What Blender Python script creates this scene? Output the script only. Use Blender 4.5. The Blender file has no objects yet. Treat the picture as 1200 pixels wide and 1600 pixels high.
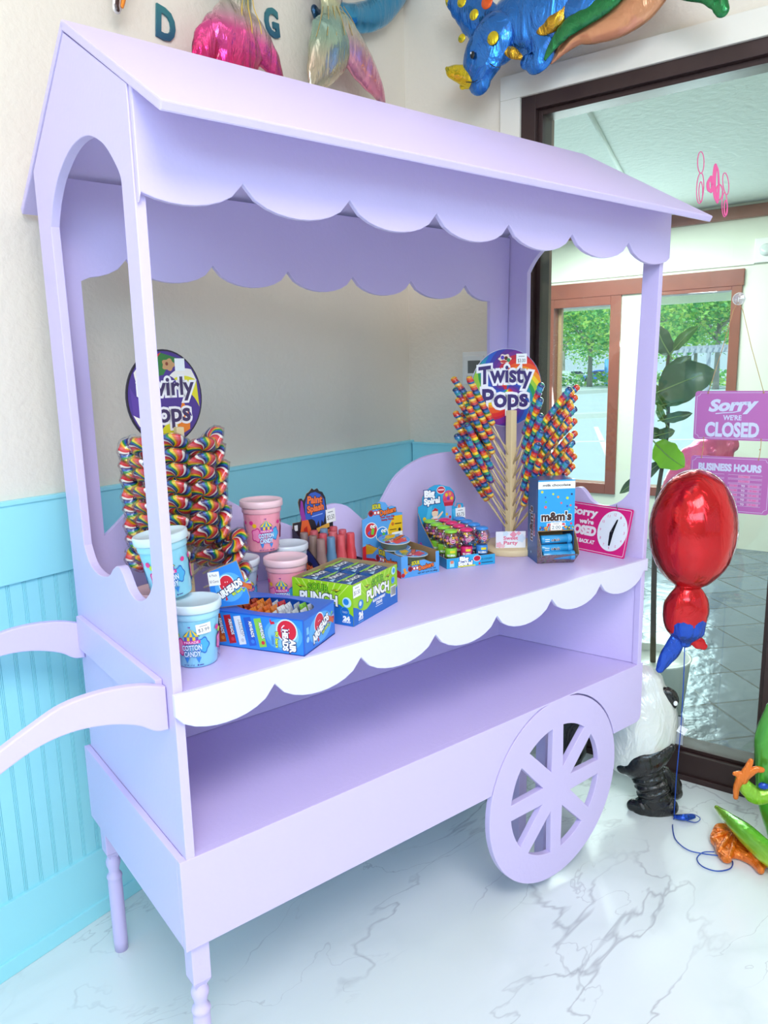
import bpy, bmesh, math, random
from mathutils import Vector, Matrix, noise
random.seed(7)
D_ = bpy.data
SC = bpy.context.scene
V = Vector
PI = math.pi

# ------------------------------------------------------------------ camera
CAM = V((-0.4522, -1.2285, 1.4626))
RIGHT = V((0.78739652, -0.61608278, -0.02118338)); UP = V((0.12892148, 0.13097224, 0.98296771)); FWD = V((0.60281505, 0.77671635, -0.18255339))
F_PX = 1162.0
cd = D_.cameras.new('camera'); cam = D_.objects.new('camera', cd); SC.collection.objects.link(cam)
cd.sensor_fit = 'VERTICAL'; cd.sensor_height = 36.0; cd.sensor_width = 27.0; cd.lens = 36.0 * F_PX / 1600.0
cd.clip_start = 0.02; cd.clip_end = 600
m = Matrix((RIGHT, UP, -FWD)).transposed().to_4x4(); m.translation = CAM
cam.matrix_world = m
SC.camera = cam

# ------------------------------------------------------------------ world, lights, exposure
SC.view_settings.view_transform = 'Standard'; SC.view_settings.look = 'None'; SC.view_settings.gamma = 1.0
SC.view_settings.use_curve_mapping = False; SC.view_settings.exposure = 0.05
wd = D_.worlds.new('World'); SC.world = wd; wd.use_nodes = True
nt = wd.node_tree; nt.nodes.clear()
bg = nt.nodes.new('ShaderNodeBackground'); ow = nt.nodes.new('ShaderNodeOutputWorld')
bg.inputs[0].default_value = (0.70, 0.87, 1.0, 1); bg.inputs[1].default_value = 1.0
nt.links.new(bg.outputs[0], ow.inputs[0])

def area_light(name, loc, target, sx, sy, power, col):
    l = D_.lights.new(name, 'AREA'); l.shape = 'RECTANGLE'; l.size = sx; l.size_y = sy; l.energy = power; l.color = col
    o = D_.objects.new(name, l); SC.collection.objects.link(o); o.location = loc
    o.rotation_euler = (V(target) - V(loc)).to_track_quat('-Z', 'Y').to_euler()
    return o
area_light('ceiling_light', (-0.5, -2.0, 3.1), (-0.3, -1.5, 0), 1.3, 1.3, 70, (0.97, 0.93, 0.98))
area_light('roof_pink_fill', (0.55, -0.25, 3.12), (0.55, -0.2, 0), 1.2, 0.5, 3, (1.0, 0.84, 0.88))  # added pink fill, no real fixture: warms and lifts the cart roof
area_light('shopfront_daylight', (-2.5, -3.5, 2.6), (0.5, 0.3, 0.9), 3.2, 1.0, 92, (0.52, 0.78, 1.0))
area_light('foyer_fill', (3.9, 2.2, 2.6), (3.9, 2.0, 0), 1.5, 1.5, 95, (0.92, 1.0, 0.95))  # unseen fill lamp that brightens the foyer, not a fitting there
area_light('foyer_daylight', (5.2, 2.75, 1.35), (3.0, 1.6, 0.6), 1.6, 1.5, 85, (0.86, 0.97, 1.0))
sl = D_.lights.new('sun', 'SUN'); sl.energy = 4.0; sl.angle = 0.02; sl.color = (1.0, 0.98, 0.92)
so = D_.objects.new('sun', sl); SC.collection.objects.link(so)
so.rotation_euler = V((0.62, 0.35, -1.0)).to_track_quat('-Z', 'Y').to_euler()

# ------------------------------------------------------------------ placing helpers
def ray(px, py): return FWD + RIGHT * ((px - 600) / F_PX) - UP * ((py - 800) / F_PX)
def on_plane(px, py, n, d):
    w = ray(px, py); n = V(n); return CAM + w * ((d - CAM.dot(n)) / w.dot(n))
def on_z(px, py, z): return on_plane(px, py, (0, 0, 1), z)
PHI = 0.2883
A = V((math.cos(PHI), math.sin(PHI), 0)); B = V((A.y, -A.x, 0)); WC = V((1.5697, 1.186, 0)); UZ = V((0, 0, 1))
def rw(s, z, off=0.0): return WC + B * s - A * off + UZ * z       # window wall: s from the corner, off into the room
def bw(s, z, off=0.0): return WC - A * s + B * off + UZ * z       # back wall: s from the corner, off into the room
def on_rw(px, py, off=0.0): return on_plane(px, py, A, (WC - A * off).dot(A))
def on_bw(px, py, off=0.0): return on_plane(px, py, B, (WC + B * off).dot(B))

# ------------------------------------------------------------------ materials
MATS = {}
def lin(h):
    c = [int(h[i:i + 2], 16) / 255 for i in (0, 2, 4)]
    return tuple((x / 12.92 if x <= 0.04045 else ((x + 0.055) / 1.055) ** 2.4) for x in c) + (1,)
def mat(name, col='ffffff', rough=0.5, metal=0.0, bump=0.0, bscale=50, coat=0.0, trans=0.0, var=0.0, vscale=4, spec=None, sub=0.0):
    if name in MATS: return MATS[name]
    m = D_.materials.new(name); m.use_nodes = True; MATS[name] = m
    n = m.node_tree; p = n.nodes['Principled BSDF']
    p.inputs['Base Color'].default_value = lin(col) if isinstance(col, str) else col
    p.inputs['Roughness'].default_value = rough; p.inputs['Metallic'].default_value = metal
    if coat: p.inputs['Coat Weight'].default_value = coat; p.inputs['Coat Roughness'].default_value = 0.08
    if trans: p.inputs['Transmission Weight'].default_value = trans
    if spec is not None: p.inputs['Specular IOR Level'].default_value = spec
    if bump or var:
        tc = n.nodes.new('ShaderNodeTexCoord'); no = n.nodes.new('ShaderNodeTexNoise')
        n.links.new(tc.outputs['Object'], no.inputs['Vector']); no.inputs['Scale'].default_value = bscale; no.inputs['Detail'].default_value = 4
        if bump:
            b = n.nodes.new('ShaderNodeBump'); b.inputs['Strength'].default_value = bump; b.inputs['Distance'].default_value = 0.01
            n.links.new(no.outputs['Fac'], b.inputs['Height']); n.links.new(b.outputs['Normal'], p.inputs['Normal'])
        if var:
            n2 = n.nodes.new('ShaderNodeTexNoise'); n2.inputs['Scale'].default_value = vscale; n.links.new(tc.outputs['Object'], n2.inputs['Vector'])
            hs = n.nodes.new('ShaderNodeHueSaturation'); hs.inputs['Color'].default_value = p.inputs['Base Color'].default_value
            mr = n.nodes.new('ShaderNodeMapRange'); mr.inputs[3].default_value = 1 - var; mr.inputs[4].default_value = 1 + var
            n.links.new(n2.outputs['Fac'], mr.inputs[0]); n.links.new(mr.outputs[0], hs.inputs['Value']); n.links.new(hs.outputs[0], p.inputs['Base Color'])
    return m
def ink(h): return mat('ink_' + h, h, rough=0.38)
def clear(name, tint=(1, 1, 1, 1), gloss=0.12, rough=0.03, body=None, bodyfac=0.0):
    if name in MATS: return MATS[name]
    m = D_.materials.new(name); m.use_nodes = True; MATS[name] = m
    n = m.node_tree; n.nodes.clear(); o = n.nodes.new('ShaderNodeOutputMaterial')
    t = n.nodes.new('ShaderNodeBsdfTransparent'); t.inputs[0].default_value = tint
    g = n.nodes.new('ShaderNodeBsdfGlossy'); g.inputs['Roughness'].default_value = rough
    fr = n.nodes.new('ShaderNodeFresnel'); fr.inputs[0].default_value = 1.45
    mu = n.nodes.new('ShaderNodeMath'); mu.operation = 'MULTIPLY_ADD'; mu.inputs[1].default_value = 0.5; mu.inputs[2].default_value = gloss
    n.links.new(fr.outputs[0], mu.inputs[0])
    mx = n.nodes.new('ShaderNodeMixShader'); n.links.new(mu.outputs[0], mx.inputs[0]); n.links.new(t.outputs[0], mx.inputs[1]); n.links.new(g.outputs[0], mx.inputs[2])
    last = mx
    if body:
        d = n.nodes.new('ShaderNodeBsdfDiffuse'); d.inputs[0].default_value = lin(body)
        m2 = n.nodes.new('ShaderNodeMixShader'); m2.inputs[0].default_value = bodyfac
        n.links.new(mx.outputs[0], m2.inputs[1]); n.links.new(d.outputs[0], m2.inputs[2]); last = m2
    n.links.new(last.outputs[0], o.inputs[0])
    return m
def foil(name, h, rough=0.22, metal=0.75, bump=0.35, bscale=14, grad=None, axis=2):
    """metallised balloon film; grad = [(position in metres along the object axis, hex), ...]"""
    if name in MATS: return MATS[name]
    m = mat(name, h, rough, metal, coat=0.5)
    n = m.node_tree; p = n.nodes['Principled BSDF']; tc = n.nodes.new('ShaderNodeTexCoord')
    mp = n.nodes.new('ShaderNodeMapping'); mp.inputs['Scale'].default_value = (1.6, 1.0, 0.45); mp.inputs['Rotation'].default_value = (0.3, 0.5, 0.4)
    n.links.new(tc.outputs['Object'], mp.inputs['Vector'])
    no = n.nodes.new('ShaderNodeTexNoise'); no.inputs['Scale'].default_value = bscale; no.inputs['Detail'].default_value = 5; no.inputs['Distortion'].default_value = 1.2
    n.links.new(mp.outputs[0], no.inputs['Vector'])
    b = n.nodes.new('ShaderNodeBump'); b.inputs['Strength'].default_value = bump; b.inputs['Distance'].default_value = 0.05
    n.links.new(no.outputs['Fac'], b.inputs['Height']); n.links.new(b.outputs['Normal'], p.inputs['Normal'])
    if grad:
        sx = n.nodes.new('ShaderNodeSeparateXYZ'); n.links.new(tc.outputs['Object'], sx.inputs[0])
        a, z = grad[0][0], grad[-1][0]
        mr = n.nodes.new('ShaderNodeMapRange'); mr.inputs[1].default_value = a; mr.inputs[2].default_value = z
        n.links.new(sx.outputs[axis], mr.inputs[0])
        cr = n.nodes.new('ShaderNodeValToRGB'); n.links.new(mr.outputs[0], cr.inputs[0])
        el = cr.color_ramp.elements
        while len(el) < len(grad): el.new(0.5)
        for e, (q, c) in zip(el, grad): e.position = (q - a) / (z - a)
        for e, (q, c) in zip(cr.color_ramp.elements, grad): e.color = lin(c)
        n.links.new(cr.outputs[0], p.inputs['Base Color'])
    return m

RAIN = ['d8202c', 'f5701c', 'f7d322', '2f9a3a', '1f5fb4', '3b2a6e', 'e84a5a', 'f7e9d8']
def stripes(name, kind, k1, k2, cols=RAIN, rough=0.25, twist=0.0):
    m = mat(name, 'ffffff', rough, coat=0.9); n = m.node_tree; p = n.nodes['Principled BSDF']
    tc = n.nodes.new('ShaderNodeTexCoord'); sx = n.nodes.new('ShaderNodeSeparateXYZ'); n.links.new(tc.outputs['Object'], sx.inputs[0])
    def mth(op, a, b=None):
        q = n.nodes.new('ShaderNodeMath'); q.operation = op
        for i, s in enumerate((a, b)):
            if s is None: continue
            if isinstance(s, (int, float)): q.inputs[i].default_value = s
            else: n.links.new(s, q.inputs[i])
        return q.outputs[0]
    if kind == 'helix':   # along z
        ang = mth('ARCTAN2', sx.outputs[1], sx.outputs[0]); t = mth('ADD', mth('MULTIPLY', ang, k2 / (2 * PI)), mth('MULTIPLY', sx.outputs[2], k1))
    else:                 # spiral in the xz plane
        ang = mth('ARCTAN2', sx.outputs[2], sx.outputs[0])
        r = mth('SQRT', mth('ADD', mth('MULTIPLY', sx.outputs[0], sx.outputs[0]), mth('MULTIPLY', sx.outputs[2], sx.outputs[2])))
        t = mth('ADD', mth('MULTIPLY', ang, k2 / (2 * PI)), mth('MULTIPLY', r, k1))
    fr = mth('FRACT', mth('ADD', t, 40.0))
    cr = n.nodes.new('ShaderNodeValToRGB'); cr.color_ramp.interpolation = 'CONSTANT'; n.links.new(fr, cr.inputs[0])
    el = cr.color_ramp.elements
    while len(el) < len(cols): el.new(0.99)
    for i in range(len(cols)): el[i].position = i / len(cols)
    for i, c in enumerate(cols): el[i].color = lin(c)
    n.links.new(cr.outputs[0], p.inputs['Base Color'])
    return m

LILAC = mat('lilac_paint', 'd5c6f2', rough=0.42, bump=0.06, bscale=90, var=0.012, vscale=6)

# ------------------------------------------------------------------ objects
def tag(o, label=None, cat=None, group=None, kind=None):
    if label: o['label'] = label
    if cat: o['category'] = cat
    if group: o['group'] = group
    if kind: o['kind'] = kind
    return o
def link(o, parent=None):
    SC.collection.objects.link(o)
    if parent is not None: o.parent = parent
    return o
def thing(name, label, cat, loc=(0, 0, 0), rz=0.0, group=None, rot=None):
    o = D_.objects.new(name, None); o.empty_display_size = 0.05; link(o)
    o.location = loc; o.rotation_euler = rot if rot else (0, 0, rz)
    return tag(o, label, cat, group)
def copy_tree(o, parent=None):
    c = o.copy(); link(c)
    if parent is not None: c.parent = parent
    for ch in list(o.children): copy_tree(ch, c)
    return c
def pose(o, loc=None, rot=None):
    if loc is not None: o.location = loc
    if rot is not None: o.rotation_euler = rot
    return o

class MB:
    def __init__(s): s.v = []; s.f = []; s.m = []; s.fm = []; s.sm = []
    def mi(s, m):
        if m not in s.m: s.m.append(m)
        return s.m.index(m)
    def add(s, vs, fs, m, smooth=False, M=None):
        o = len(s.v); i = s.mi(m)
        for p in vs: s.v.append(tuple(M @ V(p)) if M is not None else tuple(p))
        for f in fs: s.f.append([o + q for q in f]); s.fm.append(i); s.sm.append(smooth)
        return s
    def box(s, lo, hi, m, bev=0.0, M=None):
        x0, y0, z0 = lo; x1, y1, z1 = hi
        if not bev:
            vs = [(x0, y0, z0), (x1, y0, z0), (x1, y1, z0), (x0, y1, z0), (x0, y0, z1), (x1, y0, z1), (x1, y1, z1), (x0, y1, z1)]
            return s.add(vs, [(0, 3, 2, 1), (4, 5, 6, 7), (0, 1, 5, 4), (1, 2, 6, 5), (2, 3, 7, 6), (3, 0, 4, 7)], m, False, M)
        bm = bmesh.new(); bmesh.ops.create_cube(bm, size=1)
        for q in bm.verts: q.co = V(((x0 + x1) / 2 + q.co.x * (x1 - x0), (y0 + y1) / 2 + q.co.y * (y1 - y0), (z0 + z1) / 2 + q.co.z * (z1 - z0)))
        bmesh.ops.bevel(bm, geom=bm.edges[:], offset=bev, segments=2, affect='EDGES', profile=0.6)
        return s.bm(bm, m, False, M)
    def bm(s, bm, m, smooth=True, M=None):
        bm.verts.ensure_lookup_table(); bm.verts.index_update()
        vs = [q.co.copy() for q in bm.verts]; fs = [[q.index for q in f.verts] for f in bm.faces]; bm.free()
        return s.add(vs, fs, m, smooth, M)
    def lathe(s, prof, m, seg=32, M=None, smooth=True, cap0=True, cap1=True):
        vs = []; fs = []
        for r, z in prof:
            for i in range(seg): a = 2 * PI * i / seg; vs.append((r * math.cos(a), r * math.sin(a), z))
        for k in range(len(prof) - 1):
            for i in range(seg):
                j = (i + 1) % seg; fs.append((k * seg + i, k * seg + j, (k + 1) * seg + j, (k + 1) * seg + i))
        if cap0: fs.append(list(range(seg))[::-1])
        if cap1: fs.append([(len(prof) - 1) * seg + i for i in range(seg)])
        return s.add(vs, fs, m, smooth, M)
    def sweep(s, pts, rad, m, seg=16, flat=None, k=6, M=None, smooth=True, caps=True, warp=0.0, closed=False):
        """tube through pts; rad = radius per point; flat = (axis, factor) squashes the section along an axis"""
        P = [V(p) for p in pts]; R = list(rad) if hasattr(rad, '__len__') else [rad] * len(P)
        Q = []; RR = []
        if k > 1 and len(P) > 2:
            for i in range(len(P) - 1):
                p0 = P[max(i - 1, 0)]; p1 = P[i]; p2 = P[i + 1]; p3 = P[min(i + 2, len(P) - 1)]
                r0 = R[max(i - 1, 0)]; r1 = R[i]; r2 = R[i + 1]; r3 = R[min(i + 2, len(P) - 1)]
                for j in range(k):
                    t = j / k
                    Q.append(0.5 * ((2 * p1) + (p2 - p0) * t + (2 * p0 - 5 * p1 + 4 * p2 - p3) * t * t + (3 * p1 - p0 - 3 * p2 + p3) * t ** 3))
                    RR.append(max(0.0005, 0.5 * ((2 * r1) + (r2 - r0) * t + (2 * r0 - 5 * r1 + 4 * r2 - r3) * t * t + (3 * r1 - r0 - 3 * r2 + r3) * t ** 3)))
            Q.append(P[-1]); RR.append(R[-1])
        else: Q = P; RR = R
        if caps == 'round':   # rounded ends
            for end in (0, -1):
                d = (Q[0] - Q[1]).normalized() if end == 0 else (Q[-1] - Q[-2]).normalized()
                r = RR[end]; c = Q[end].copy(); ex = [(c + d * r * math.sin(a), max(r * math.cos(a), 0.0004)) for a in (0.4, 0.8, 1.15, 1.4, 1.56)]
                if end == 0: Q = [e[0] for e in ex[::-1]] + Q; RR = [e[1] for e in ex[::-1]] + RR
                else: Q = Q + [e[0] for e in ex]; RR = RR + [e[1] for e in ex]
        vs = []; fs = []; up = V((0.13, 0.21, 0.97)); prev = None
        for i, q in enumerate(Q):
            t = (Q[min(i + 1, len(Q) - 1)] - Q[max(i - 1, 0)]).normalized()
            if prev is None: x = t.cross(up if abs(t.dot(up)) < 0.9 else V((1, 0, 0))).normalized()
            else: x = (prev - t * prev.dot(t)).normalized()
            prev = x; y = t.cross(x)
            for j in range(seg):
                a = 2 * PI * j / seg; r = RR[i]
                if warp: r *= 1 + warp * noise.noise(V((math.cos(a) * 2, math.sin(a) * 2, i * 0.35)) + q * 9)
                o = x * math.cos(a) * r + y * math.sin(a) * r
                if flat: ax = V(flat[0]).normalized(); o = o - ax * o.dot(ax) * (1 - flat[1])
                vs.append(q + o)
        for i in range(len(Q) - 1):
            for j in range(seg):
                l = (j + 1) % seg; fs.append((i * seg + j, i * seg + l, (i + 1) * seg + l, (i + 1) * seg + j))
        if caps: fs.append(list(range(seg))[::-1]); fs.append([(len(Q) - 1) * seg + j for j in range(seg)])
        return s.add(vs, fs, m, smooth, M)
    def ball(s, c, r, m, seg=16, rings=10, M=None, bumpy=0.0):
        if not hasattr(r, '__len__'): r = (r, r, r)
        c = V(c); vs = [c + V((0, 0, -r[2]))]; fs = []
        for i in range(1, rings):
            th = PI * i / rings
            for j in range(seg):
                a = 2 * PI * j / seg; d = V((math.sin(th) * math.cos(a), math.sin(th) * math.sin(a), -math.cos(th)))
                k = 1 + (bumpy * noise.noise(d * 3.1 + c * 5) if bumpy else 0)
                vs.append(c + V((d.x * r[0] * k, d.y * r[1] * k, d.z * r[2] * k)))
        vs.append(c + V((0, 0, r[2])))
        for j in range(seg): fs.append((0, 1 + (j + 1) % seg, 1 + j))
        for i in range(rings - 2):
            for j in range(seg):
                l = (j + 1) % seg; a = 1 + i * seg; b = a + seg; fs.append((a + j, a + l, b + l, b + j))
        a = 1 + (rings - 2) * seg
        for j in range(seg): fs.append((a + j, a + (j + 1) % seg, len(vs) - 1))
        return s.add(vs, fs, m, True, M)
    def build(s, name, parent=None, label=None, kind=None):
        me = D_.meshes.new(name); me.from_pydata(s.v, [], s.f)
        for q in s.m: me.materials.append(q)
        me.polygons.foreach_set('material_index', s.fm); me.polygons.foreach_set('use_smooth', s.sm); me.update()
        o = link(D_.objects.new(name, me), parent)
        if label: o['label'] = label
        if kind: o['kind'] = kind
        return o

# flat boards cut to an outline (may have holes), 2D outline in local xy, thickness along z centred
def board_mesh(loops, t, bev=0.0015):
    cu = D_.curves.new('c', 'CURVE'); cu.dimensions = '2D'; cu.fill_mode = 'BOTH'
    cu.extrude = max(t / 2 - bev, 0.0001); cu.bevel_depth = bev; cu.bevel_resolution = 1; cu.offset = -bev
    for lp in loops:
        sp = cu.splines.new('POLY'); sp.points.add(len(lp) - 1)
        for i, (x, y) in enumerate(lp): sp.points[i].co = (x, y, 0, 1)
        sp.use_cyclic_u = True
    ob = D_.objects.new('c', cu); me = ob.to_mesh()
    vs = [q.co.copy() for q in me.vertices]; fs = [list(p.vertices) for p in me.polygons]
    ob.to_mesh_clear(); D_.objects.remove(ob); D_.curves.remove(cu)
    return vs, fs
def M_from(o, x, y, z):
    m = Matrix((V(x), V(y), V(z))).transposed().to_4x4(); m.translation = V(o); return m
def board(mb, loops, t, mt, M, bev=0.0015):
    vs, fs = board_mesh(loops, t, bev); mb.add(vs, fs, mt, False, M); return mb
MXZ = lambda y: M_from((0, y, 0), (1, 0, 0), (0, 0, 1), (0, -1, 0))     # outline (x,z) in the plane y
MYZ = lambda x: M_from((x, 0, 0), (0, 1, 0), (0, 0, 1), (1, 0, 0))      # outline (y,z) in the plane x
def smooth_pts(P, k=5, closed=False):
    Q = []; n = len(P)
    for i in range(n if closed else n - 1):
        g = (lambda j: P[j % n]) if closed else (lambda j: P[min(max(j, 0), n - 1)])
        p0, p1, p2, p3 = [V((*g(i + d), 0)) for d in (-1, 0, 1, 2)]
        for j in range(k):
            t = j / k; q = 0.5 * ((2 * p1) + (p2 - p0) * t + (2 * p0 - 5 * p1 + 4 * p2 - p3) * t * t + (3 * p1 - p0 - 3 * p2 + p3) * t ** 3); Q.append((q.x, q.y))
    if not closed: Q.append(tuple(P[-1]))
    return Q
def rrect(x0, y0, x1, y1, r, n=5, notch=False):
    P = []
    for cx, cy, a0 in ((x1 - r, y0 + r, -90), (x1 - r, y1 - r, 0), (x0 + r, y1 - r, 90), (x0 + r, y0 + r, 180)):
        for i in range(n + 1):
            a = math.radians(a0 + 90 * i / n)
            if notch:
                kx = cx + r * (1 if a0 in (-90, 0) else -1); ky = cy + r * (1 if a0 in (0, 90) else -1)
                b = math.radians(a0 + 180 + 90 - 90 * i / n)
                P.append((kx + r * math.cos(b), ky + r * math.sin(b)))
            else: P.append((cx + r * math.cos(a), cy + r * math.sin(a)))
    return P

# printed artwork: flat coloured layers laid a hair above a face
_TX = {}
def text_mesh(body, off, shear=0.0, space=1.0):
    key = (body, off, shear, space)
    if key not in _TX:
        cu = D_.curves.new('t', 'FONT'); cu.body = body; cu.size = 1; cu.offset = off; cu.shear = shear; cu.space_character = space
        cu.align_x = 'CENTER'; cu.align_y = 'BOTTOM_BASELINE'; cu.resolution_u = 3; cu.fill_mode = 'FRONT'
        ob = D_.objects.new('t', cu); me = ob.to_mesh()
        vs = [(q.co.x, q.co.y) for q in me.vertices]; fs = [list(p.vertices) for p in me.polygons]
        ob.to_mesh_clear(); D_.objects.remove(ob); D_.curves.remove(cu)
        _TX[key] = (vs, fs)
    return _TX[key]
class Art:
    """layers in (u, v) metres; face = (origin, u axis, v axis) or a function(u, v, height) -> point"""
    def __init__(s, face, fine=None):
        s.mb = MB(); s.h = 0.0003; s.fine = fine
        if callable(face): s.fn = face
        else:
            o, x, y = map(V, face); x = x.normalized(); y = y.normalized(); n = x.cross(y)
            s.fn = lambda u, v, h: o + x * u + y * v + n * h
    def face(s, face):
        t = Art(face, s.fine); s.fn = t.fn; s.h = 0.0003; return s
    def raw(s, vs, fs, m):
        if s.fine:
            bm = bmesh.new(); bv = [bm.verts.new((x, y, 0)) for x, y in vs]
            for f in fs:
                try: bm.faces.new([bv[i] for i in f])
                except ValueError: pass
            for _ in range(5):
                bmesh.ops.triangulate(bm, faces=bm.faces[:])
                es = [e for e in bm.edges if abs(e.verts[0].co.x - e.verts[1].co.x) > s.fine]
                if not es: break
                bmesh.ops.subdivide_edges(bm, edges=es, cuts=1)
            bmesh.ops.triangulate(bm, faces=bm.faces[:])
            bm.verts.index_update(); vs = [(q.co.x, q.co.y) for q in bm.verts]; fs = [[q.index for q in f.verts] for f in bm.faces]; bm.free()
        s.mb.add([s.fn(x, y, s.h) for x, y in vs], fs, m if not isinstance(m, str) else ink(m)); s.h += 0.00003; return s
    def poly(s, P, c): return s.raw(P, [list(range(len(P)))], c)
    def rect(s, x0, y0, x1, y1, c, rot=0):
        P = [(x0, y0), (x1, y0), (x1, y1), (x0, y1)]
        if rot:
            cx, cy = (x0 + x1) / 2, (y0 + y1) / 2; a, b = math.cos(rot), math.sin(rot)
            P = [(cx + (x - cx) * a - (y - cy) * b, cy + (x - cx) * b + (y - cy) * a) for x, y in P]
        return s.poly(P, c)
    def disc(s, x, y, rx, c, ry=None, n=24):
        ry = ry or rx; return s.poly([(x + rx * math.cos(2 * PI * i / n), y + ry * math.sin(2 * PI * i / n)) for i in range(n)], c)
    def ring(s, P, w, c, closed=True):
        """line of width w along P"""
        n = len(P); vs = []; fs = []
        for i, (x, y) in enumerate(P):
            a = P[(i - 1) % n] if closed or i else P[0]; b = P[(i + 1) % n] if closed or i < n - 1 else P[-1]
            d = V((b[0] - a[0], b[1] - a[1])); d = d.normalized() if d.length > 1e-9 else V((1, 0)); q = V((-d.y, d.x)) * w / 2
            vs += [(x + q.x, y + q.y), (x - q.x, y - q.y)]
        for i in range(n if closed else n - 1):
            j = (i + 1) % n; fs.append((2 * i, 2 * i + 1, 2 * j + 1, 2 * j))
        return s.raw(vs, fs, c)
    def text(s, body, x, y, h, c, w=None, bold=0.0, rot=0.0, edge=None, ew=0.05, shear=0.0, space=1.0, arch=0.0):
        """x centre, y baseline, h cap height, w total width"""
        ref, _ = text_mesh(body, 0, shear, space); xs = [p[0] for p in ref]
        if not xs: return s
        wid = max(xs) - min(xs); mid = (max(xs) + min(xs)) / 2; ky = h / 0.70; kx = (w / wid) if w else ky
        ca, sa = math.cos(rot), math.sin(rot)
        for off, col in (([(bold + ew, edge)] if edge else []) + [(bold, c)]):
            vs, fs = text_mesh(body, off, shear, space); P = []
            for px, py in vs:
                u = (px - mid) * kx; v = py * ky
                if arch: v += arch * (1 - (2 * u / (wid * kx)) ** 2)
                P.append((x + u * ca - v * sa, y + u * sa + v * ca))
            s.raw(P, fs, col)
        return s
    def price(s, x, y, w, h, txt, rot=0.0, top=True):
        s.rect(x - w / 2, y - h / 2, x + w / 2, y + h / 2, 'fbfbfa', rot)
        ca, sa = math.cos(rot), math.sin(rot)
        s.text(txt, x + sa * h * .28, y - ca * h * .28, h * .34, '26262c', w=w * .74, rot=rot)
        if top: s.rect(x - sa * h * .27 - w * .26, y + ca * h * .27 - h * .03, x - sa * h * .27 + w * .26, y + ca * h * .27 + h * .03, '8c8c94', rot)
        return s
    HOST = {'printed_artwork': 'carton', 'topper_print': 'topper_sign', 'sign_print': 'board', 'lid_print': 'lid_film', 'sleeve_print': 'sleeve', 'globe_print': 'globe', 'tube_label': 'tube_body', 'tube_print': 'tube_body', 'printed_label': 'tub_body', 'flap_artwork': 'lid_flap', 'card_print': 'card', 'tag_print': 'tag_card', 'price_sticker': 'tub_body'}
    def build(s, name, parent, label=None):
        host = parent
        for ch in (parent.children if parent is not None else ()):
            if ch.name.split('.')[0] == Art.HOST.get(name): host = ch
        return s.mb.build(name, host, label)
def wob(cx, cy, r, n, amp, seg=48, ry=None, ph=0.0):
    ry = ry or r
    return [(cx + (r * (1 + amp * math.cos(n * a + ph))) * math.cos(a), cy + (ry * (1 + amp * math.cos(n * a + ph))) * math.sin(a)) for a in [2 * PI * i / seg for i in range(seg)]]

# ================================================================== THE ROOM
def tex_nodes(m):
    n = m.node_tree; tc = n.nodes.new('ShaderNodeTexCoord'); return n, n.nodes['Principled BSDF'], tc
WALL = mat('cream_wall_plaster', 'f0e6d6', rough=0.7, bump=0.28, bscale=52)
TRIM = mat('cream_trim_paint', 'efeade', rough=0.5, bump=0.05, bscale=20)
AQUA = mat('aqua_paint', 'a4ecf6', rough=0.45, bump=0.03, bscale=60)
BROWN = mat('dark_bronze_frame', '3a2726', rough=0.4, metal=0.2)
WOOD_RED = mat('red_brown_wood', '8a4a3a', rough=0.35, bump=0.1, bscale=30, var=0.15, vscale=9, coat=0.3)
GLASS = clear('window_glass', tint=(0.93, 0.985, 0.965, 1), gloss=0.015, rough=0.0)

MARBLE = mat('white_marble_floor', 'e3ebea', rough=0.2, spec=0.5)
n, p, tc = tex_nodes(MARBLE)
def vein(scale, lo, hi, seed, dist, stretch):
    mp = n.nodes.new('ShaderNodeMapping'); mp.inputs['Location'].default_value = (seed, seed * 1.7, 0); mp.inputs['Rotation'].default_value = (0, 0, 0.5); mp.inputs['Scale'].default_value = (1, stretch, 1)
    n.links.new(tc.outputs['Object'], mp.inputs[0])
    no = n.nodes.new('ShaderNodeTexNoise'); no.inputs['Scale'].default_value = scale; no.inputs['Detail'].default_value = 5; no.inputs['Roughness'].default_value = 0.5; no.inputs['Distortion'].default_value = dist
    n.links.new(mp.outputs[0], no.inputs['Vector'])
    a = n.nodes.new('ShaderNodeMath'); a.operation = 'SUBTRACT'; a.inputs[1].default_value = 0.5; n.links.new(no.outputs['Fac'], a.inputs[0])
    b = n.nodes.new('ShaderNodeMath'); b.operation = 'ABSOLUTE'; n.links.new(a.outputs[0], b.inputs[0])
    c = n.nodes.new('ShaderNodeMapRange'); c.inputs[1].default_value = lo; c.inputs[2].default_value = hi; c.inputs[3].default_value = 1; c.inputs[4].default_value = 0; n.links.new(b.outputs[0], c.inputs[0])
    # the veins come and go
    k = n.nodes.new('ShaderNodeTexNoise'); k.inputs['Scale'].default_value = scale * 1.1; n.links.new(mp.outputs[0], k.inputs['Vector'])
    k2 = n.nodes.new('ShaderNodeMapRange'); k2.inputs[1].default_value = 0.42; k2.inputs[2].default_value = 0.56; n.links.new(k.outputs['Fac'], k2.inputs[0])
    d = n.nodes.new('ShaderNodeMath'); d.operation = 'MULTIPLY'; n.links.new(c.outputs[0], d.inputs[0]); n.links.new(k2.outputs[0], d.inputs[1]); return d.outputs[0]
v1 = vein(1.2, 0.0, 0.008, 3.1, 0.6, 2.3); v2 = vein(1.9, 0.0, 0.005, 8.4, 0.5, 2.0); v3 = vein(1.3, 0.0, 0.09, 5.2, 0.5, 1.8)
cur = None
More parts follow.
